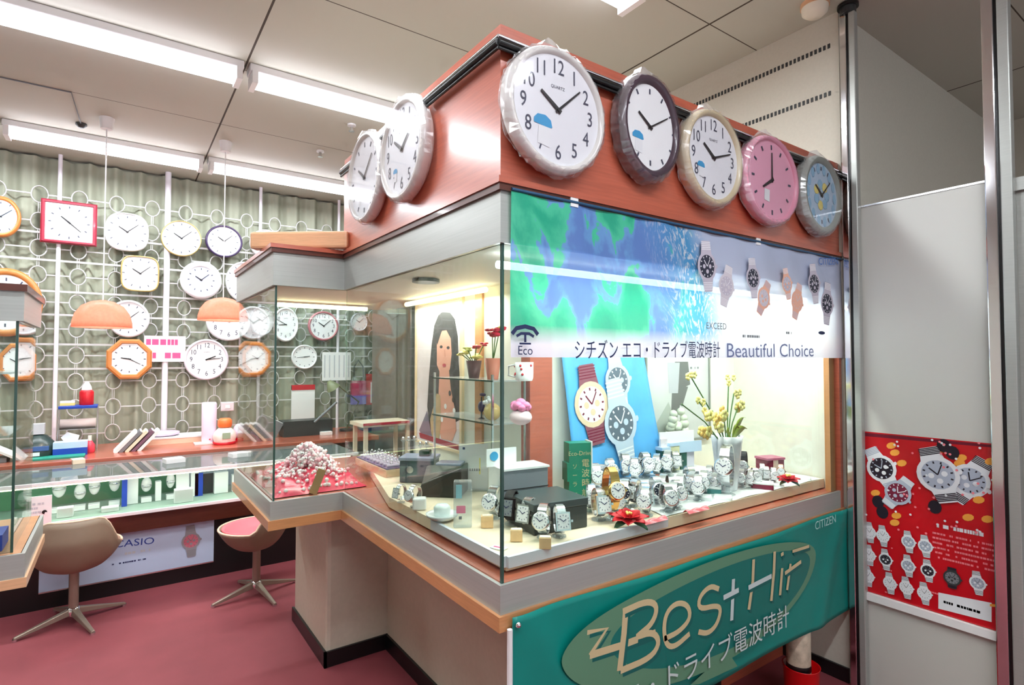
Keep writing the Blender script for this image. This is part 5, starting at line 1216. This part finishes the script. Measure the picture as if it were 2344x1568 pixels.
# pink cloth with pearls in the notch
pc = thing('pink_cloth', 'crumpled pink and red satin cloth spread in the projecting part of the showcase', 'cloth', (.75, 2.95, .886))
rnd = random.Random(5)
def cl(u, v):
    x = .575 + u * .42; y = 2.63 + v * .62
    h = .02 + .028 * abs(math.sin(u * 9 + 2 * v)) * abs(math.cos(v * 11 + u)) + .06 * math.exp(-((u - .55) / .3) ** 2 - ((v - .5) / .4) ** 2)
    e = min(1, min(u, 1 - u, v, 1 - v) * 9)
    return (x, y, .888 + h * e)
m = MB(); m.surf(cl, 40, 44, mat('pink_satin', (232, 66, 96), .3, noise=.3, nscale=14)); m.build('satin_sheet', pc)
pj = thing('pearl_mound', 'heap of pale pink and white pearl strings lying on the pink cloth', 'jewellery', (.80, 2.93, .96)); pj['kind'] = 'stuff'
PRL = mat('pearl', (252, 236, 240), .4); PRD = mat('pearl_rose', (244, 186, 200), .4)
m = MB(); m2 = MB(); m3 = MB()
for k in range(900):
    a, r_ = rnd.uniform(0, 2 * PI), abs(rnd.gauss(0, .5)); x = .80 + .19 * r_ * math.cos(a); y = 2.90 + .30 * r_ * math.sin(a)
    x = min(max(x, .60), 1.0); y = min(max(y, 2.66), 3.25)
    z = cl((x - .575) / .42, (y - 2.63) / .62)[2] + .10 * math.exp(-(r_ / .6) ** 2) * rnd.random()
    i_ = 2 if k % 14 == 13 else (1 if k % 3 == 0 else 0); (m, m2, m3)[i_].ball((x, y, z), rnd.uniform(.006, .011), (PRL, PRD, SILVER)[i_], n=6)
m.build('white_pearls', pj); m2.build('rose_pearls', pj); m3.build('silver_beads', pj)
for o in list(pj.children): o['kind'] = 'stuff'
t = thing('wooden_easel', 'small leaning wooden plaque in front of the pink cloth', 'plaque', (.735, 2.625, .886), -.4)
bx(-.018, .018, -.004, .004, 0, .115, mat('plaque_wood', (190, 140, 96), .5)).build('plaque', t, world=False); t.rotation_euler = (-.15, .35, -.4)
t = thing('white_cloth', 'glossy white cloth spread over the right half of the display board', 'cloth', (2.2, 1.48, ZB - .0005))
m = MB(); m.surf(lambda u, v: (1.62 + .08 * v + u * (1.13 - .08 * v), 1.348 + .245 * v, ZB + .0015 + .0015 * math.sin(u * 30 + v * 9)), 50, 16, mat('white_satin', (246, 246, 246), .35)); m.build('cloth_sheet', t)
# right part: vase with orchids, signs, gift boxes, flowers
q = on(1665, 1120, 2, ZB)
t = thing('flower_vase', 'tall white tapering vase with faint drawing holding yellow orchids', 'vase', (q.x, q.y, ZB))
MB().lathe([(.040, 0), (.044, .02), (.062, .20), (.068, .235), (.062, .235), (.04, .03), (.001, .02)], mat('vase_white', (232, 230, 236), .25, coat=.4), 32, T(q.x, q.y, ZB)).build('vase_body', t)
m = MB(); m.tube([(q.x - .054, q.y - .02, ZB + .17), (q.x - .045, q.y - .033, ZB + .13), (q.x - .045, q.y - .03, ZB + .09)], .002, GREYP, 5); m.build('drawing', t)
oc = thing('orchid_spray', 'yellow artificial orchids with green leaf rising from the white vase', 'flowers', (q.x, q.y, ZB + .2))
st = MB(); fl = MB(); lf = MB(); ZV = ZB + .22
OY = mat('orchid_yellow', (246, 232, 150), .5); OO = mat('orchid_orange', (242, 196, 110), .5)
tips = [on(1580, 860, 1, q.y), on(1668, 862, 1, q.y + .03), on(1600, 920, 1, q.y), on(1680, 900, 1, q.y), on(1630, 940, 1, q.y - .04), on(1655, 945, 1, q.y - .05), on(1605, 985, 1, q.y), on(1690, 930, 1, q.y), on(1640, 965, 1, q.y - .05), on(1560, 925, 1, q.y)]
for i, tp in enumerate(tips):
    st.tube([(q.x, q.y, ZV - .05), ((q.x + tp.x) / 2, (q.y + tp.y) / 2, (ZV + tp.z) / 2), tp], .0028, LEAF, 5)
    if i == 9: continue
    for k in range(3 if i < 4 else 4):
        c = tp + Vector((rnd.uniform(-.02, .02), rnd.uniform(-.02, .02), rnd.uniform(-.035, .01)))
        for pq in range(5):
            a = pq * 2 * PI / 5 + i; s_ = .010 if i < 4 else .014
            fl.ball(c + Vector((s_ * math.cos(a), -.004, s_ * math.sin(a))), s_ * .8, OO if (i + k) % 3 == 0 and i > 3 else OY, (1, .4, 1), 7)
for k, (dx, dz) in enumerate(((.09, .10), (.04, .06), (-.05, .05), (.10, .05))):
    P0 = Vector((q.x, q.y - .02, ZV - .01)); P1 = P0 + Vector((dx, -.01, dz)); n_ = 8
    vs = []
    for i in range(n_ + 1):
        u = i / n_; c = P0.lerp(P1, u) + Vector((0, 0, .02 * math.sin(PI * u))); w = .020 * math.sin(PI * min(1, u * .92 + .08)); vs += [c + Vector((-w * .5, -.006, w)), c + Vector((w * .5, .006, -w))]
    lf.add(vs, [(2 * i, 2 * i + 1, 2 * i + 3, 2 * i + 2) for i in range(n_)], mat('orchid_leaf', (132, 148, 60), .45), True)
st.build('stems', oc); fl.build('blossoms', oc); lf.build('leaf', oc, solid=.002)
def poins(label, px, py, r, z, tiltv=.5):
    q = on(px, py, 2, z); k_ = max(1, (1.31 + r * .62) / q.y); q.x *= k_; q.y *= k_; t = thing('poinsettia', label, 'flower', (q.x, q.y, z), face_cam(q.x, q.y))
    m = MB(); g = MB()
    def petal(mb, a, L, w, mm, up):
        vs = []; n_ = 6; d = Vector((math.cos(a), math.sin(a) * .55, 0)); s_ = Vector((-math.sin(a), math.cos(a) * .55, 0))
        for i in range(n_ + 1):
            u = i / n_; ww = w * math.sin(PI * (u * .9 + .07)) ; c = d * (L * u) + Vector((0, -L * .35 * math.sin(a) * 0, .03 + up * L * u - .25 * L * u * u + abs(math.sin(a)) * 0))
            vs += [c - s_ * ww + Vector((0, 0, .004)), c + Vector((0, 0, -.002)), c + s_ * ww + Vector((0, 0, .004))]
        f = []
        for i in range(n_):
            for k in (0, 1): f.append((3 * i + k, 3 * i + k + 1, 3 * i + k + 4, 3 * i + k + 3))
        mb.add(vs, f, mm, True, Matrix.Rotation(tiltv, 4, 'X'))
    for k in range(7): petal(m, k * 2 * PI / 7 + .2, r, r * .34, mat('poinsettia_red', (206, 10, 30), .5), .35)
    for k in range(5): petal(m, k * 2 * PI / 5 + .6, r * .65, r * .26, MATS['poinsettia_red'], .8)
    for k in range(4): petal(g, k * PI / 2 + .9, r * 1.15, r * .25, mat('poinsettia_leaf', (44, 90, 60), .5), .0)
    m.build('petals', t, world=False, solid=.001); g.build('leaves', t, world=False, solid=.001)
    c = MB()
    for k in range(6): c.ball((.007 * math.cos(k), .007 * math.sin(k) - .012, .045 + .003 * (k % 2)), .005, YELLOW, n=6)
    c.build('flower_centre', t, world=False)
poins('large red artificial poinsettia at the front edge of the display board', 1440, 1216, .068, ZB)
poins('small red artificial flower with green leaves near the right end of the showcase', 1805, 1112, .048, ZB + .01)
q = on(1750, 1094, 2, ZB)
t = thing('ribbon_box', 'burgundy striped gift box with pale ribbon by the end panel', 'box', (2.60, 1.52, ZB), -.3)
bx(-.05, .05, -.04, .04, 0, .085, mat('burgundy', (120, 30, 60), .4)).build('box_body', t, world=False, bevel=.003); bx(-.016, .012, -.0415, .0415, 0, .0865, mat('pale_ribbon', (236, 206, 190), .4)).build('ribbon', t, world=False); bx(-.053, .053, -.043, .043, .085, .095, mat('rose_lid', (196, 110, 140), .4)).build('lid', t, world=False)
t = thing('pink_bag', 'pink carrier bag shape standing right behind the white vase', 'bag', (2.40, 1.60, ZB), -.3)
MB().add([(-.04, -.02, 0), (.05, -.02, 0), (.05, .02, 0), (-.04, .02, 0), (-.05, -.02, .19), (.03, -.02, .19), (.03, .02, .19), (-.05, .02, .19)], [(0, 3, 2, 1), (4, 5, 6, 7), (0, 1, 5, 4), (1, 2, 6, 5), (2, 3, 7, 6), (3, 0, 4, 7)], mat('bag_pink', (232, 150, 170), .45)).build('bag_body', t, world=False); bx(-.035, .045, -.0215, -.02, .01, .08, mat('burgundy', (120, 30, 60), .4)).build('dark_panel', t, world=False)
for px, py, w, h, mm, lab in ((1533, 1108, .05, .10, mat('dark_teal_box', (28, 84, 76), .4), 'dark teal gift box, left one behind the watches'), (1562, 1106, .06, .115, mat('cream_green_box', (222, 220, 180), .4), 'cream gift box between two teal ones behind the watches'), (1592, 1104, .04, .115, mat('dark_teal_box', (28, 84, 76), .4), 'dark teal gift box right of the cream box'), (1618, 1104, .06, .09, mat('pale_lilac_box', (206, 206, 220), .4), 'pale lilac box left of the vase foot')):
    q = on(px, py, 2, ZB); y = min(q.y, 1.73); x = q.x * y / q.y
    t = thing('gift_box', lab, 'box', (x, 1.735, RISER_Z), -.1); bx(-w / 2, w / 2, -.03, .03, 0, h, mm).build('box_body', t, world=False, bevel=.002); bx(-w / 2 - .002, w / 2 + .002, -.032, .032, h, h + .014, mat('pale_blue_card', (190, 214, 240), .5)).build('lid', t, world=False)
a, b_ = on(1490, 1000, 1, 1.70), on(1600, 1050, 1, 1.70)
t = thing('white_leaflets', 'fan of white and pale blue leaflets propped above the gift boxes', 'leaflets', (2.15, 1.72, ZB + .13), -.15)
bx(-.10, .11, -.003, .003, .01, .10, PAPER).build('leaflet', t, world=False); bx(-.06, .15, -.012, -.006, -.0, .05, mat('pale_blue_card', (190, 214, 240), .5)).build('leaflet', t, world=False); bx(-.10, -.06, -.008, -.004, .02, .07, mat('pinkish_white', (226, 214, 220), .4)).build('leaflet', t, world=False)
a = on(1560, 960, 1, 1.74)
t = thing('ceramic_figure', 'pale grey ceramic figure group in front of the framed picture', 'figurine', (2.20, 1.765, ZB + .0), -.1)
MB().box(-.07, .07, -.03, .03, 0, .20, mat('khaki_plinth', (168, 168, 142), .5)).build('plinth', t, world=False)
m = MB(); 
for k in range(16): m.ball((-.05 + .10 * random.random(), -.02 + .03 * random.random(), .21 + .13 * random.random() * (1 - abs(k - 8) / 12)), random.uniform(.014, .026), mat('pale_ceramic', (206, 212, 196), .3), n=8)
m.build('figures', t, world=False)
for px, py, mm, lab in ((1625, 1128, mat('teal_book', (70, 140, 140), .4), 'teal flat jewel case lying behind the white pads'), (1720, 1090, mat('burgundy', (120, 30, 60), .4), 'burgundy flat jewel case right of the vase'), (1745, 1118, mat('burgundy', (120, 30, 60), .4), 'small burgundy jewel case in front of the striped gift box')):
    sitem('jewel_case', lab, 'case', px, py, (('case_body', bx(-.045, .045, -.03, .03, 0, .022, mm), .003), ('lid', bx(-.046, .046, -.031, .031, .022, .03, mat('white_pad', (246, 246, 248), .5)), .002)))
for px, py, w, lab in ((1600, 1142, .10, 'white pad left of the tall silver watch'), (1655, 1170, .07, 'white pad at the glass in front of the tall silver watch'), (1775, 1138, .07, 'white pad in front of the small red flower'), (1585, 1118, .10, 'white pad behind the crowd of silver watches'), (1840, 1112, .06, 'white pad rightmost beside the end post')):
    q = on(px, py, 2, ZB); sitem('white_pad', lab, 'display pad', px, py, (('pad', bx(-w / 2, w / 2, -.03, .03, .0, .012 if w < .1 else .016, mat('white_pad', (246, 246, 248), .5)), .003),), group='white display pads')
for px, py, lab in ((1535, 1230, 'red folded cloth end at the front glass right of the poinsettia'), (1625, 1200, 'small red satin piece at the front glass below the silver watches')):
    q = on(px, py, 2, .90); m = MB(); m.surf(lambda u, v: (-.06 + .12 * u, -.015 + .03 * v, .004 + .012 * abs(math.sin(u * 7 + v * 2)) * math.sin(PI * v)), 20, 8, mat('rose_satin', (226, 110, 120), .3)); 
    t = thing('satin_piece', lab, 'cloth', (q.x, max(q.y, 1.325), .932)); m.build('satin', t, world=False)
sitem('white_figurine', 'tiny white figurine with red base at the foot of the poinsettia', 'figurine', 1448, 1232, (('base', MB().cyl(.012, .006, RED, None, 12)), ('body', MB().ball((0, 0, .018), .012, WHITE, (1, 1, 1.1))), ('head', MB().ball((0, 0, .034), .008, WHITE))))
